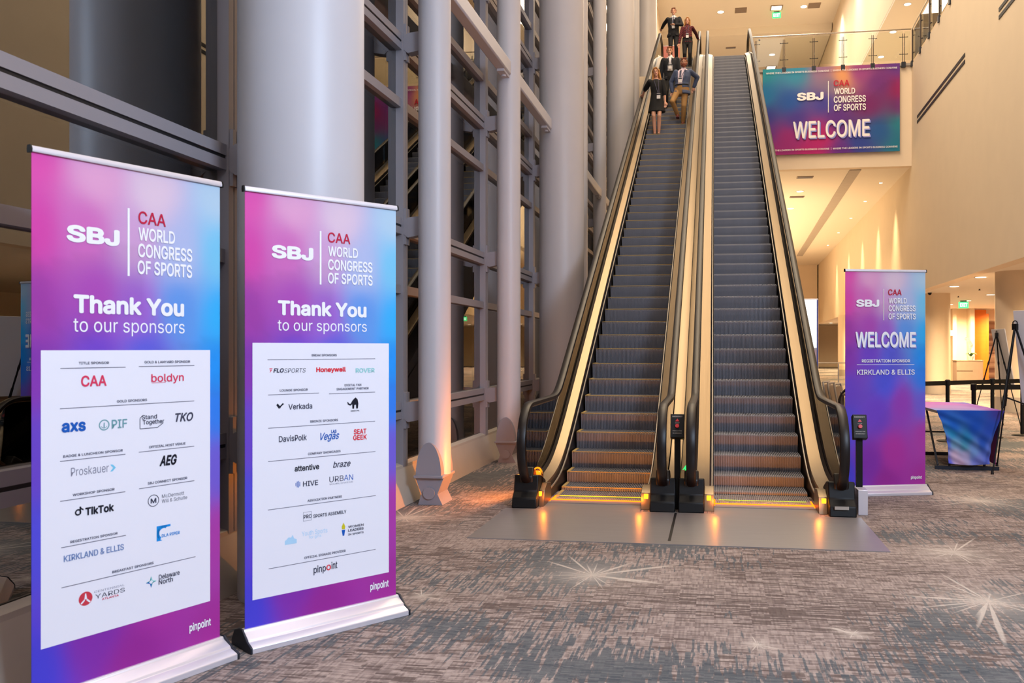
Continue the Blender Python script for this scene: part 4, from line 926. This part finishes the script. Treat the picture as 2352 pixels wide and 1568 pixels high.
def rollup(label, x, y, deg, items, z0=.1):
    R = thing('rollup_banner', label, 'banner', (x, y, 0), math.radians(deg), 'roll-up sponsor banners on the carpet')
    W_, Hh = .93, 2.345; a = math.radians(deg)
    sh = print_sheet('printed_sheet', W_, Hh, PB, 30, 76, .003, M['print'], R, facet); sh.location = (0, 0, z0)
    paper = [i for i in items if i[0] == 'R']
    kz = Hh/2.36
    sc = lambda it: it if kz == 1 else it
    for r in paper: p = obj('sponsor_panel', G().box(r[1], r[2], -.0010, -.0004, r[3], r[4]), INK['paper'], sh, smooth=False)
    g = print_geo([i for i in items if i[0] not in 'RIL'], -.0006 if paper else -.008); obj('lettering', g, [INK[c] for c in g.pal], sh, smooth=False)
    g = print_geo([i for i in items if i[0] == 'L'], -.0006); obj('printed_lines', g, [INK[c] for c in g.pal], sh, smooth=False)
    for ic in [i for i in items if i[0] == 'I']: g = print_geo([ic], -.0006); obj('logo', g, [INK[c] for c in g.pal], sh, smooth=False)
    obj('top_rail', G().sweep_x([(-.012, -.004), (-.014, .006), (-.008, .022), (.010, .022), (.014, .010), (.012, -.004)], -.006, W_+.006), M['alu'], R, (0, 0, z0+Hh))
    for xx in (-.012, W_+.004): obj('end_cap', G().sweep_x([(-.014, -.008), (-.016, .008), (-.009, .025), (.012, .025), (.016, .010), (.014, -.008)], xx, xx+.008), M['black'], R, (0, 0, z0+Hh))
    obj('base', G().sweep_x([(-.125, .0), (-.125, .028), (-.118, .034), (-.075, .050), (-.068, .062), (-.020, .088), (-.012, .102), (.02, .102), (.075, .085), (.115, .030), (.115, 0)], -.012, W_+.012), M['alu'], R, bevel=.003)
    for xx in (-.024, W_+.012): obj('base_end', G().sweep_x([(-.128, .0), (-.128, .034), (-.075, .055), (-.015, .106), (.022, .106), (.08, .088), (.118, .032), (.118, 0)], xx, xx+.012), M['dark'], R, bevel=.003)
    obj('support_pole', G().tube([(W_/2, .03, .1), (W_/2, .03, z0+Hh)], .011, 12), M['chrome'], R)
    return R
rollup('tall thank-you sponsor banner nearest the camera, listing the title and gold sponsors', -2.885, 3.311, 68.4, PRINT_A)
rollup('second thank-you sponsor banner, listing the break and bronze sponsors', -2.478, 4.307, 52.9, PRINT_B)
rollup('welcome banner thanking the registration sponsor, right of the right escalator', 1.418, 9.784, 16.1, PRINT_C)
# hanging welcome banner on the fascia
PD = [(0, 0, (24, 150, 170)), (.25, .05, (40, 140, 176)), (.45, .0, (150, 110, 150)), (.58, .12, (240, 168, 100)), (.5, .2, (120, 110, 150)), (.7, .08, (150, 60, 140)), (1, 0, (98, 54, 146)), (.85, .22, (110, 44, 130)), (1, .3, (150, 26, 96)), (.78, .45, (122, 30, 112)), (0, .32, (8, 118, 178)), (.2, .4, (16, 84, 170)), (.45, .42, (60, 60, 160)), (0, .55, (40, 50, 150)), (.25, .6, (64, 48, 150)), (.55, .6, (90, 40, 140)), (1, .5, (110, 40, 120)), (1, .68, (20, 130, 150)), (.85, .75, (24, 88, 160)), (.7, .9, (36, 66, 156)), (1, .95, (24, 120, 150)), (0, .75, (96, 36, 140)), (.2, .8, (150, 26, 120)), (.42, .78, (186, 20, 108)), (.35, 1, (176, 16, 112)), (0, 1, (170, 16, 110)), (.6, 1, (96, 34, 140))]
def sagw(u, v, q): return (q[0], -.02*math.sin(math.pi*u)*v-.012*math.sin(9*u+5*v), q[2])
t = thing('hanging_banner', 'wide welcome banner hanging on the upper floor edge', 'banner', (1.74, 31.93, 8.56))
s = print_sheet('printed_sheet', 4.74, 3.10, PD, 60, 40, .004, M['print'], t, lambda u, v: .9 if (u-.55)*1.0 > (1-v)*.75-.25 and u < .98 and v > .18 and (v < .7) else 1)
s.location = (0, -.05, 0)
g = print_geo(PRINT_D, -.042); obj('lettering', g, [INK[c] for c in g.pal], s, smooth=False)
for i in range(8): pass
g = G()
for i in range(9): g.tube([(.12+i*.56, -.02, 3.08), (.12+i*.56, .02, 3.13)], .012, 8)
obj('eyelet_ties', g, M['label'], t)
t = thing('hanging_banner', 'pink and purple banner glimpsed beyond the top of the left handrail', 'banner', (-2.45, 40, H2))
s = print_sheet('printed_sheet', .9, 3.85, [(0, 0, (236, 150, 140)), (1, 0, (240, 160, 140)), (0, .45, (230, 150, 150)), (.5, .55, (200, 90, 150)), (0, .8, (120, 60, 170)), (1, 1, (110, 70, 180))], 12, 24, .01, M['print'], t)
obj('hanging_rail', G().box(-.02, .92, -.01, .02, 3.85, 3.88), M['alu'], t)
# ---------------------------------------------------------------- glass railings
def rail_post(side):
    g = G()
    for s in (-.028, .028): g.box(s-.008, s+.008, -.02, .02, .0, 1.05)
    return g
ME_rp = rail_post(0).mesh('post', M['brown'], False); g = G()
for z_ in (.32, .92): g.tube([(-.13, -.01, z_), (.13, -.01, z_)], .011, 8); g.ell((-.13, -.02, z_), (.018, .014, .018), 8, 6); g.ell((.13, -.02, z_), (.018, .014, .018), 8, 6)
ME_rc = g.mesh('glass_clamp', M['dark']); ME_rf = G().box(-.07, .07, -.03, .04, -.14, .05).mesh('shoe', M['dark'], False)
ME_sp = G().box(-.03, .03, -.02, .02, -.12, 1.16).mesh('post', M['brown'], False)
t = thing('glass_railing', 'glass railing with steel posts above the hanging welcome banner', 'railing', (0, 31.9, H2))
xs = [1.5, 2.49, 3.53, 4.54, 5.56, 6.61]
for x in xs: place('post', ME_rp, t, (x, 0, .0)); place('glass_clamp', ME_rc, t, (x, 0, 0)); place('shoe', ME_rf, t, (x, 0, 0))
obj('handrail', G().tube([(1.38, 0, 1.2), (6.86, 0, 1.2)], .026, 12), M['chrome'], t)
for a, b in zip(xs, xs[1:]+[6.86]): obj('glass_pane', G().box(a+.02, b-.02, -.028, -.018, .1, 1.12), M['rglass'], t, smooth=False)
t = thing('glass_railing', 'glass railing with dark posts along the top of the right wall', 'railing', (0, 0, H2))
yy = [31.85-1.4*i for i in range(12)]
for y in yy: p_ = place('post', ME_sp, t, (XW(y)+.0, y, 0), (0, 0, math.pi/2)); place('shoe', ME_rf, t, (XW(y)-.02, y, -.0), (0, 0, -math.pi/2)); place('glass_clamp', ME_rc, t, (XW(y)+.0, y, 0), (0, 0, math.pi/2))
obj('handrail', G().tube([(XW(31.9), 31.9, 1.2), (XW(yy[-1]), yy[-1], 1.2)], .026, 12), M['chrome'], t)
for a, b in zip(yy, yy[1:]): obj('glass_pane', G().poly([(XW(a-.03)+.02, a-.03, .08), (XW(b+.03)+.02, b+.03, .08), (XW(b+.03)+.02, b+.03, 1.12), (XW(a-.03)+.02, a-.03, 1.12)], (1, 0, 0), .012), M['rglass'], t, smooth=False)
# dark double slots on the right wall
SLOT = [(30.99, 24.59, 'long black double slot on the upper right wall beside the hanging banner'), (21.48, 15.0, 'black double slot high on the right wall at the picture edge'), (12.5, 6.0, 'black double slot on the near part of the right wall')]
for y0, y1, lb in SLOT:
    t = thing('wall_slot', lb, 'air diffuser', (0, 0, 9.42), 0, 'double slots on the right wall')
    for dz in (-.09, .09): obj('slot', G().poly([(XW(y0)-.015, y0, dz-.045), (XW(y1)-.015, y1, dz-.045), (XW(y1)-.015, y1, dz+.045), (XW(y0)-.015, y0, dz+.045)], (1, 0, 0), .012), M['gasket'], t, smooth=False)
# ---------------------------------------------------------------- ceiling fixtures
ME_ring = G().lathe((0, 0, 0), [(.13, .0), (.17, -.004), (.175, .004), (.17, .012)], 28).mesh('trim_ring', M['white']); ME_lens = G().cyl((0, 0, 0), .135, -.002, .006, 28).mesh('lens', M['lamp'])
def downlight(x, y, z, label, p, group, ang=120, c=WARM, sc=1.0, aim=None):
    t = thing('downlight', label, 'ceiling light', (x, y, z), 0, group); t.scale = (sc, sc, 1)
    place('trim_ring', ME_ring, t); place('lens', ME_lens, t)
    if p: lamp('SPOT', (0, 0, -.05), p, c, t, .14, ang, 1.0, aim or (0, 0, 0))
    return t
DLC = (1, .70, .38)
HID = iter(['first', 'second', 'third', 'fourth', 'fifth'])
for x, y, lb in ((3.5, 36.6, 'nearer downlight in the lower ceiling behind the right escalator'), (3.5, 41.0, 'second downlight in the lower ceiling behind the right escalator'), (1.0, 38.5, None), (3.2, 47, None), (3.6, 55, None), (1, 52, None), (3.5, 63, None)):
    downlight(x, y, 8.06, lb or next(HID)+' downlight hidden behind the escalators, counted from the fascia', 1800, 'downlights in the lower ceiling', c=DLC)
for od, y in zip(['first', 'second', 'third', 'fourth', 'fifth'], (35.2, 39.5, 44.5, 50, 56)): downlight(XW(y)-.55, y, 8.06, od+' small wall-washing downlight from the hanging banner, close to the right wall', 1900, 'wall washers under the lower ceiling', 95, DLC, .45)
LOW = [(7.2, 25.0, 'nearest downlight in the low corridor ceiling'), (7.45, 28.6, 'downlight in the low ceiling right of the security camera'), (9.9, 33.2, 'downlight in the low ceiling beside the right column'), (10.2, 37.2, 'downlight in the low ceiling above the exit sign'), (10.3, 40.3, 'farthest downlight in the low ceiling by the elevator wall'), (8.9, 63, 'distant low downlight seen left of the welcome banner')]
for x, y, lb in LOW: downlight(x, y, 3.54, lb, 2300, 'downlights in the low corridor ceiling', 168, c=DLC)
for (x, y), od in zip(((9, 20), (8, 14), (9.4, 50), (8.8, 56), (14, 44), (11.6, 43.2), (8.8, 68), (11.5, 60), (13, 68)), ('beside the near cream column', 'nearest the camera', 'past the welcome banner', 'by the distant cream column', 'by the orange door', 'over the elevator wall', 'in the far left corner', 'behind the elevator wall', 'in the far right corner')): downlight(x, y, 3.54, 'low corridor downlight '+od, 2300, 'downlights in the low corridor ceiling', 168, c=DLC)
downlight(14.6, 47, 2.99, 'downlight over the striped wall', 120, 'downlights in the low corridor ceiling', c=DLC)
for x, y, lb in ((.4, 53.2, 'upper ceiling downlight above the plaid-shirted woman'), (.4, 60.3, 'upper ceiling downlight just over the empty escalator'), (3.9, 60.1, 'upper ceiling downlight seen through the glass railing'), (5.3, 53.1, 'upper ceiling downlight right of the exit sign')):
    downlight(x, y, HC-.01 if y < 56 else HC-.46, lb, 900, 'downlights in the upper ceiling', sc=1.35)
for x, y, lb in ((7.95, 37.6, 'brightest downlight over the balcony at top right'), (8.1, 44.2, 'farther downlight over the balcony'), (8.0, 40.8, 'middle downlight over the balcony')):
    downlight(x, y, 15.89, lb, 450, 'downlights over the balcony')
for (x, y), od in zip(((6.6, 36), (6.6, 41), (6.6, 46), (6.6, 52)), ('first', 'second', 'third', 'fourth')): downlight(x, y, HC-.01, od+' wall-washing downlight from the railing above the tall white wall', 1400, 'wall washers in the upper ceiling', 80, (1, .86, .62))
def vent(x, y, z, wx, wy, label, group):
    t = thing('ceiling_vent', label, 'vent', (x, y, z), 0, group); obj('frame', G().box(-wx/2, wx/2, -wy/2, wy/2, -.012, .01), M['vent'], t)
    g = G()
    for i in range(7): g.box(-wx/2+.03, wx/2-.03, -wy/2+wy*(i+.5)/7-.012, -wy/2+wy*(i+.5)/7+.012, -.018, -.012)
    obj('slats', g, M['frame'], t)
vent(3.4, 33.6, 8.06, .6, .35, 'vent in the lower ceiling nearest the hanging banner', 'vents in the lower ceiling'); vent(3.5, 37.9, 8.06, .6, .35, 'vent between the two downlights of the lower ceiling', 'vents in the lower ceiling')
vent(1.6, 53.1, HC-.01, .7, .8, 'vent in the upper ceiling left of the exit sign', 'vents in the upper ceiling'); vent(5.9, 53.0, HC-.01, .7, .8, 'vent in the upper ceiling right of its downlight', 'vents in the upper ceiling'); vent(1.1, 58.3, HC-.46, .65, .3, 'thin vent in the far upper ceiling', 'vents in the upper ceiling')
def square_light(x, y, z, label):
    t = thing('square_light', label, 'ceiling light', (x, y, z), 0, 'square lights in the upper ceiling'); g = G()
    for a, b, c, d_ in ((-.36, .36, -.36, -.29), (-.36, .36, .29, .36), (-.36, -.29, -.29, .29), (.29, .36, -.29, .29)): g.box(a, b, c, d_, -.03, .01)
    obj('frame', g, M['vent'], t); obj('diffuser', G().box(-.29, .29, -.29, .29, -.012, .0), M['lamp'], t)
square_light(3.7, 53.0, HC-.01, 'square light above the upper exit sign'); square_light(4.0, 62.8, HC-.46, 'square light seen low through the railing glass')
def exit_sign(x, y, z, s, label):
    t = thing('exit_sign', label, 'exit sign', (x, y, z), 0, 'green exit signs'); b = obj('sign_body', G().box(-.19*s, .19*s, 0, .05, -.26*s, 0), M['exitgreen'], t, bevel=.006)
    obj('hanger', G().box(-.12*s, .12*s, .0, .06, .0, .05), M['dark'], t); q = G(); put_text(q, 'EXIT', -.14*s, .14*s, -.20*s, .14*s, -.004, 0, 2); obj('lettering', q, M['exitletter'], b, smooth=False)
exit_sign(3.75, 53.6, HC-.06, 1.35, 'green exit sign hanging from the upper ceiling'); exit_sign(10.0, 37.0, 3.49, 1.0, 'green exit sign in the low corridor by the orange door'); exit_sign(8.15, 50, 3.49, 1.0, 'green exit sign peeking left of the welcome banner')
def cctv(x, y, z, label):
    t = thing('security_camera', label, 'camera', (x, y, z), 0, 'ceiling security cameras'); obj('mount', G().cyl((0, 0, 0), .07, -.03, 0, 18), M['white'], t); obj('dome', G().lathe((0, 0, -.03), [(.065, 0), (.06, -.04), (.035, -.075), (.001, -.085)], 18), M['black'], t)
cctv(7.35, 31.3, 3.55, 'dome camera under the low ceiling edge right of the banner'); cctv(2.9, 57, HC-.45, 'dome camera on the far upper ceiling')
g = G()
for i, (x, y) in enumerate(((7.6, 24), (8.6, 30), (9.0, 34), (11, 33))): o = tag(obj('sprinkler_head', G().lathe((0, 0, 0), [(.02, 0), (.02, -.03), (.035, -.035), (.03, -.05), (.001, -.052)], 12), M['brown'], None, (x, y, 3.55)), ['sprinkler head over the column by the nearest low downlight', 'sprinkler head between the two low downlights', 'small sprinkler head above the exit sign corridor', 'sprinkler head farther right in the low ceiling'][i], 'sprinkler', 'sprinklers in the low ceiling')
# ---------------------------------------------------------------- columns and furniture on the right
for x, y, r, lb in ((7.62, 23.4, .52, 'cream round column at the right edge behind the easels'), (7.85, 32.3, .42, 'cream round column just right of the welcome banner'), (7.55, 52, .42, 'distant cream column left of the welcome banner')):
    t = thing('column', lb, 'column', (x, y, 0), 0, 'cream columns under the low ceiling'); obj('shaft', G().cyl((0, 0, 0), r, .38, 3.55, 48), M['wall'], t); obj('base_band', G().cyl((0, 0, 0), r+.012, 0, .38, 48), M['curb'], t)
# elevator sign, panel, console with orchid
t = thing('wall_sign', 'white elevator sign projecting from the cream wall', 'sign', (11.15, 44.6, 2.35)); obj('plate', G().box(-.55, .42, -.02, .02, -.12, .13), M['white'], t); q = G(); put_text(q, 'Elevators', -.45, .2, -.04, .10, -.022, 0, 1); obj('lettering', q, M['orange'], t, smooth=False)
t = thing('call_panel', 'narrow steel elevator panel on the cream wall', 'panel', (11.33, 44.97, 1.0)); obj('plate', G().box(-.10, .10, -.02, .02, -.5, .55), M['label'], t); obj('display', G().box(-.08, .08, -.025, -.02, .1, .5), M['dark'], t)
t = thing('console', 'grey-brown stone console against the corridor wall', 'counter', (11.05, 42.0, 0)); obj('body', G().box(0, 1.15, 0, .7, 0, 1.02), M['stone'], t, bevel=.01); obj('top', G().box(-.02, 1.17, -.02, .72, 1.02, 1.06), M['stone'], t); obj('reveal', G().box(.0, .7, -.006, .0, .55, .58), M['brown'], t)
t = thing('orchid', 'white orchid in a white pot on the console', 'plant', (11.75, 42.3, 1.06)); obj('pot', G().lathe((0, 0, 0), [(.001, 0), (.09, 0), (.13, .18), (.11, .18), (.10, .15), (.001, .15)], 18), M['pot'], t)
g = G()
for i in range(9):
    a = i*.7; p0 = Vector((0, 0, .16)); p1 = Vector((.16*math.cos(a), .16*math.sin(a), .34)); p2 = Vector((.30*math.cos(a), .30*math.sin(a), .26)); n_ = Vector((-math.sin(a), math.cos(a), 0))
    g.add([p0-n_*.02, p0+n_*.02, p1+n_*.06, p1-n_*.06, p2], [(0, 1, 2, 3), (3, 2, 4)])
obj('leaves', g, M['leaf'], t); g = G(); g.tube([(0, 0, .15), (.0, .0, .6), (-.08, 0, .95), (-.22, 0, 1.05)], .008, 6); obj('stem', g, M['leaf'], t); g = G()
for i in range(9): q = i/8; c = Vector((-.0-.22*q*q, .02*math.sin(i*2), .62+.44*q-.05*q*q)); [g.ell(c+Vector((.05*math.cos(b), -.02, .05*math.sin(b))), (.04, .012, .03), 8, 5) for b in (0, 1.3, 2.6, 3.9, 5.2)]
obj('flowers', g, M['pot'], t)
# table with printed cloth
TX0, TX1, TY0, TY1, TZ = 2.88, 3.72, 11.95, 13.78, .79
t = thing('folding_table', 'grey folding table frame standing on the carpet right of the welcome banner', 'table', (0, 0, 0))
obj('tabletop', G().box(TX0+.01, TX1-.01, TY0+.01, TY1-.01, TZ-.04, TZ-.008), M['white'], t)
for y in (TY0+.12, TY1-.12):
    g = G(); g.box(TX0+.02, TX1-.02, y-.02, y+.02, .0, .05); [g.tube([(x, y, .03), (x, y, TZ-.04)], .016, 10) for x in (TX0+.2, TX1-.2)]; g.tube([(TX0+.2, y, .35), (TX1-.2, y, .35)], .012, 8); obj('leg_frame', g, M['dark'], t)
g = G(); g.bar((TX0+.06, TY0+.14, .05), (TX0+.06, TY0+.75, TZ-.05), .02, .03); obj('brace', g, M['dark'], t)
PC = [(0, 0, (30, 90, 200)), (.5, 0, (30, 90, 206)), (1, 0, (70, 60, 160)), (.2, .3, (20, 96, 200)), (.6, .3, (24, 84, 196)), (.9, .35, (40, 80, 190)), (.15, .45, (40, 150, 200)), (.45, .5, (30, 124, 180)), (.8, .6, (30, 80, 180)), (.15, .62, (120, 170, 200)), (.4, .65, (70, 150, 180)), (.65, .75, (110, 150, 210)), (.15, .85, (214, 186, 214)), (.4, .85, (180, 170, 212)), (.7, .92, (120, 130, 214)), (.02, .6, (80, 110, 220)), (.02, 1, (90, 100, 220)), (.3, 1, (214, 180, 210)), (1, .7, (90, 120, 214)), (1, 1, (90, 110, 220))]
c = thing('table_cover', 'blue and pink stretch cloth over the folding table', 'tablecloth', (TX0, TY0-.03, 0)); wd = TX1-TX0
def warp_end(u, v, q):
    pin = .105*math.sin(min(1, v*1.25)*math.pi/2)+(.02*v); xx = q[0]+(pin*1.3)*(1-u)-(pin*1.35)*u
    fold = .018*math.sin(26*(v-.55*u)+2)*math.exp(-((v-.3-.6*u)/.35)**2)+.012*math.sin(40*(v-.35*u))*(1-u)*v
    return (xx, .06*v+.03*math.sin(math.pi*u)*math.sin(math.pi*v)-fold, q[2]+(.03 if 0 else 0)-.02*math.sin(math.pi*u)*v)
s = print_sheet('end_panel', wd, .70, PC, 48, 44, .004, M['cloth'], c, None, warp=warp_end); s.location = (0, -.02, TZ-.70+.004)
PT = [(0, 0, (214, 110, 190)), (1, 0, (120, 120, 210)), (.5, .2, (190, 120, 200)), (0, .5, (190, 130, 200)), (.5, .6, (170, 140, 206)), (1, .6, (150, 100, 190)), (0, 1, (140, 150, 214)), (.5, 1, (150, 140, 206)), (1, 1, (130, 70, 170))]
s = print_sheet('top_panel', wd, TY1-TY0+.02, PT, 20, 40, .006, M['cloth'], c); s.rotation_euler = (-math.pi/2, 0, 0); s.location = (0, -.0, TZ+.0); s.rotation_euler = (math.radians(-90), 0, 0)
for v_ in s.data.vertices: v_.co = Vector((v_.co.x, v_.co.y, v_.co.z))
s.rotation_euler = (-math.pi/2, 0, 0); s.location = (0, -.01, TZ)
def warp_side(u, v, q): pin = .10*math.sin(min(1, v*1.25)*math.pi/2)*math.exp(-min(u, 1-u)*3); return (q[0], .10*math.sin(math.pi*v*.5)*(.6+.4*math.cos(2*math.pi*u)), q[2])
s = print_sheet('side_panel', TY1-TY0, .70, [(0, 0, (70, 60, 170)), (1, 0, (90, 50, 160)), (0, 1, (150, 40, 130)), (1, 1, (170, 50, 140)), (.5, .5, (120, 50, 150))], 24, 16, .004, M['cloth'], c, None, warp=warp_side); s.rotation_euler = (0, 0, math.pi/2); s.location = (wd+.006, .03, TZ-.70)
# easels with blank boards
def easel(x, y, rz, label, grp='black easels on the carpet'):
    t = thing('easel', label, 'easel', (x, y, 0), rz, grp)
    ap = (0, .32, 1.90)
    for nm, p in (('leg', (-.45, .0, 0)), ('leg', (.42, .05, 0)), ('leg', (.0, .82, 0))):
        a = Vector(ap); b = Vector(p); g = G(); g.tube([a, a.lerp(b, .55)], .014, 10); g.tube([a.lerp(b, .5), b], .010, 10); g.tube([a.lerp(b, .48), a.lerp(b, .56)], .019, 10); g.tube([a.lerp(b, .30), a.lerp(b, .33)], .019, 10); lg = obj('leg', g, M['black'], t)
        obj('foot', G().lathe((b.x, b.y, 0), [(.001, 0), (.02, 0), (.016, .03), (.012, .05)], 10), M['rubber'], lg)
    g = G(); g.tube([Vector(ap).lerp(Vector((-.45, 0, 0)), .58), Vector(ap).lerp(Vector((.42, .05, 0)), .50)], .010, 8); obj('cross_bar', g, M['black'], t)
    g = G(); g.tube([(.03*math.cos(a)-.0, .32, 1.93+.03*math.sin(a)) for a in [math.pi*i/8 for i in range(-1, 10)]], .007, 6); g.box(-.03, .03, .295, .345, 1.84, 1.92); obj('top_hook', g, M['black'], t); return t
def board(x, y, rz, w0, h0, z0, lean, label):
    o = obj('foam_board', G().box(-w0/2, w0/2, -.008, .008, 0, h0), M['white'], None, (x, y, z0), (lean, 0, rz), bevel=.002); return tag(o, label, 'board', 'blank boards on the easels')
easel(4.12, 12.21, math.radians(131), 'nearest black easel, its leg reaching in front of the table'); board(4.12-.09*.75+.28, 12.21-.09*.66-.28, math.radians(131), .9, 1.25, .86, -.167, 'large blank white board on the nearest easel at the right edge')
easel(6.02, 18.75, math.radians(92), 'second black easel standing by the cream column'); board(6.02-.10, 18.75, math.radians(92), .75, 1.15, .86, -.167, 'smaller blank white board on the second easel')
easel(6.75, 17.9, math.radians(98), 'third black easel mostly outside the right picture edge')
# stanchions
def stanchion(x, y, label):
    t = thing('stanchion', label, 'stanchion', (x, y, 0), 0, 'black belt stanchions'); obj('base', G().lathe((0, 0, 0), [(.001, 0), (.18, 0), (.18, .012), (.16, .022), (.04, .035), (.001, .035)], 28), M['black'], t)
    obj('post', G().cyl((0, 0, 0), .033, .03, .98, 20), M['black'], t); obj('belt_head', G().lathe((0, 0, 0), [(.001, .96), (.042, .96), (.045, .97), (.045, 1.05), (.03, 1.065), (.001, 1.065)], 20), M['black'], t); return t
st = [(3.05, 15.0), (3.98, 15.7), (4.95, 16.5), (5.6, 16.94), (3.93, 14.0), (5.1, 14.3)]
SLB = ['stanchion hidden behind the welcome banner', 'stanchion behind the table, left of the three posts', 'thinner-looking stanchion behind the nearest easel leg', 'stanchion whose round base shows at the right edge', 'low stanchion head just behind the table cover', 'stanchion beyond the right picture edge']
roots = [stanchion(x, y, l) for (x, y), l in zip(st, SLB)]
for a, b in ((0, 1), (1, 2), (2, 3), (4, 5)):
    (xa, ya), (xb, yb) = st[a], st[b]; L = math.hypot(xb-xa, yb-ya); g = G(); g.bar((0, 0, 1.005), ((xb-xa)/L*(L-.04), (yb-ya)/L*(L-.04), 1.005), .005, .075); obj('belt', g, M['black'], roots[a])
# chairs and cart beside the escalator
def folded_chair(x, y, rz, tilt, label):
    t = thing('folding_chair', label, 'chair', (x, y, 0), rz, 'folded chairs by the escalator'); mx = Matrix.Rotation(tilt, 4, 'X'); g = G()
    for s in (-.21, .21): g.tube([mx @ Vector(p) for p in ((s, 0, .02), (s, .01, .6), (s*.98, .0, 1.08), (s*.85, .0, 1.15))], .014, 8)
    g.tube([mx @ Vector((-.178, 0, 1.15)), mx @ Vector((.178, 0, 1.15))], .014, 8); obj('frame', g, M['label'], t)
    obj('backrest', G().box(-.19, .19, -.012, .012, .82, 1.12, 0, mx), M['vent'], t, bevel=.01); obj('seat', G().box(-.2, .2, -.05, -.015, .35, .78, 0, mx), M['maroon'], t, bevel=.015)
    for s in (-.17, .17): g = G(); g.tube([mx @ Vector((s, -.06, .03)), mx @ Vector((s, -.04, .75))], .012, 8); obj('leg', g, M['label'], t)
for i, (x, y, l) in enumerate(((1.78, 12.55, 'farthest folded chair beside the escalator newel'), (1.80, 12.2, 'middle folded chair with maroon seat beside the escalator newel'), (1.84, 11.85, 'nearest folded chair leaning beside the equipment cart'))): folded_chair(x, y, math.radians(70), -.20, l)
t = thing('equipment_cart', 'purple-sided equipment cart behind the welcome banner', 'cart', (1.62, 10.95, 0)); g = G()
for x in (0, .55):
    for y in (0, .5): g.box(x-.02, x+.02, y-.02, y+.02, .1, 1.05)
for z in (.15, .6, 1.03): g.box(-.02, .57, -.02, .52, z-.015, z+.015)
obj('frame', g, M['label'], t); obj('side_panel', G().box(.01, .54, -.012, -.004, .62, 1.0), M['purple'], t); obj('lower_panel', G().box(.01, .54, -.012, -.004, .17, .58), M['dark'], t)
for x in (.02, .53):
    for y in (.03, .47): obj('caster', G().tube([(x-.015, y, .05), (x+.015, y, .05)], .05, 16), M['black'], t)
g = G()
for k in range(5):
    r = .13+.012*k; g.tube([(1.60+r*.75*math.cos(a)+.01*k, 10.90-.012*k, 1.0+r*math.sin(a)-.05) for a in [2*math.pi*i/26 for i in range(26)]], .010, 6, closed=True)
g.tube([(1.58, 10.88, 1.1), (1.66, 10.9, 1.12), (1.72, 11.0, 1.08)], .012, 6); tag(obj('cable_coil', g, M['cable'], None), 'coil of black cable hanging on the cart corner', 'cable')
# lit display, tv, railing
t = thing('light_box', 'tall lit white display panel behind the right handrail', 'display', (1.15, 22.3, 0), math.radians(-8)); obj('body', G().box(0, 1.42, 0, .16, .05, 2.84), M['alu'], t, bevel=.02); obj('lit_face', G().box(.02, 1.38, -.008, 0, 1.62, 2.81), M['lightbox'], t); obj('lower_face', G().box(.02, 1.38, -.006, 0, .1, 1.56), mat('pale_pink_print', (226, 200, 214), .5), t); obj('edge_strip', G().box(1.385, 1.415, -.012, .1, .06, 2.8), mat('blue_edge', (70, 90, 190), .5), t)
for x in (.3, 1.1): obj('foot', G().box(x-.04, x+.04, -.25, .4, 0, .05), M['alu'], t)
t = thing('wall_screen', 'blue-and-white screen on the far wall by the welcome banner', 'screen', (9.0, 59.5, 1.2)); obj('bezel', G().box(-.5, .5, 0, .08, -.62, .62), M['black'], t); obj('picture', G().box(-.46, .46, -.006, 0, -.58, .58), M['screen'], t); obj('stand', G().box(-.05, .05, .03, .08, -1.2, -.62), M['dark'], t)
t = thing('glass_railing', 'low glass railing on the ground floor left of the welcome banner', 'railing', (3.0, 28, 0)); obj('handrail', G().tube([(0, 0, 1.15), (1.7, 0, 1.15)], .02, 10), M['chrome'], t); obj('glass_pane', G().box(.05, 1.65, -.006, .006, .1, 1.05), M['rglass'], t)
for x in (.1, .85, 1.6): obj('post', G().box(x-.015, x+.015, -.02, .02, 0, 1.12), M['chrome'], t)
# outside at night
for x, y, z, lb in ((-14, 46.2, 3.64, 'lit street lamp outside behind the nearer window bay'), (-14, 52.7, 3.91, 'lit street lamp outside behind the second slender column'), (-16, 36, 3.2, 'lit street lamp outside seen past the second banner')):
    t = thing('street_lamp', lb, 'street lamp', (x, y, -.15), 0, 'street lamps outside'); obj('pole', G().tube([(0, 0, 0), (0, 0, z+.1), (.3, 0, z+.25)], .05, 10), M['dark'], t); obj('head', G().box(.2, .75, -.12, .12, z+.2, z+.28), M['dark'], t); obj('lens', G().box(.25, .7, -.10, .10, z+.15, z+.2), M['lamp'], t)
t = thing('building', 'dark building outside with one bright window band', 'building', (-20, 60, -.15)); obj('walls', G().box(-8, 5, 0, 30, 0, 9), M['asphalt'], t); obj('window_band', G().box(5, 5.05, 1.5, 11, 4.95, 5.45), M['lightbox'], t); obj('roof_edge', G().box(-8.2, 5.2, -.2, 30.2, 9, 9.3), M['dark'], t)  # building made up to carry a glowing band that shows in the glass
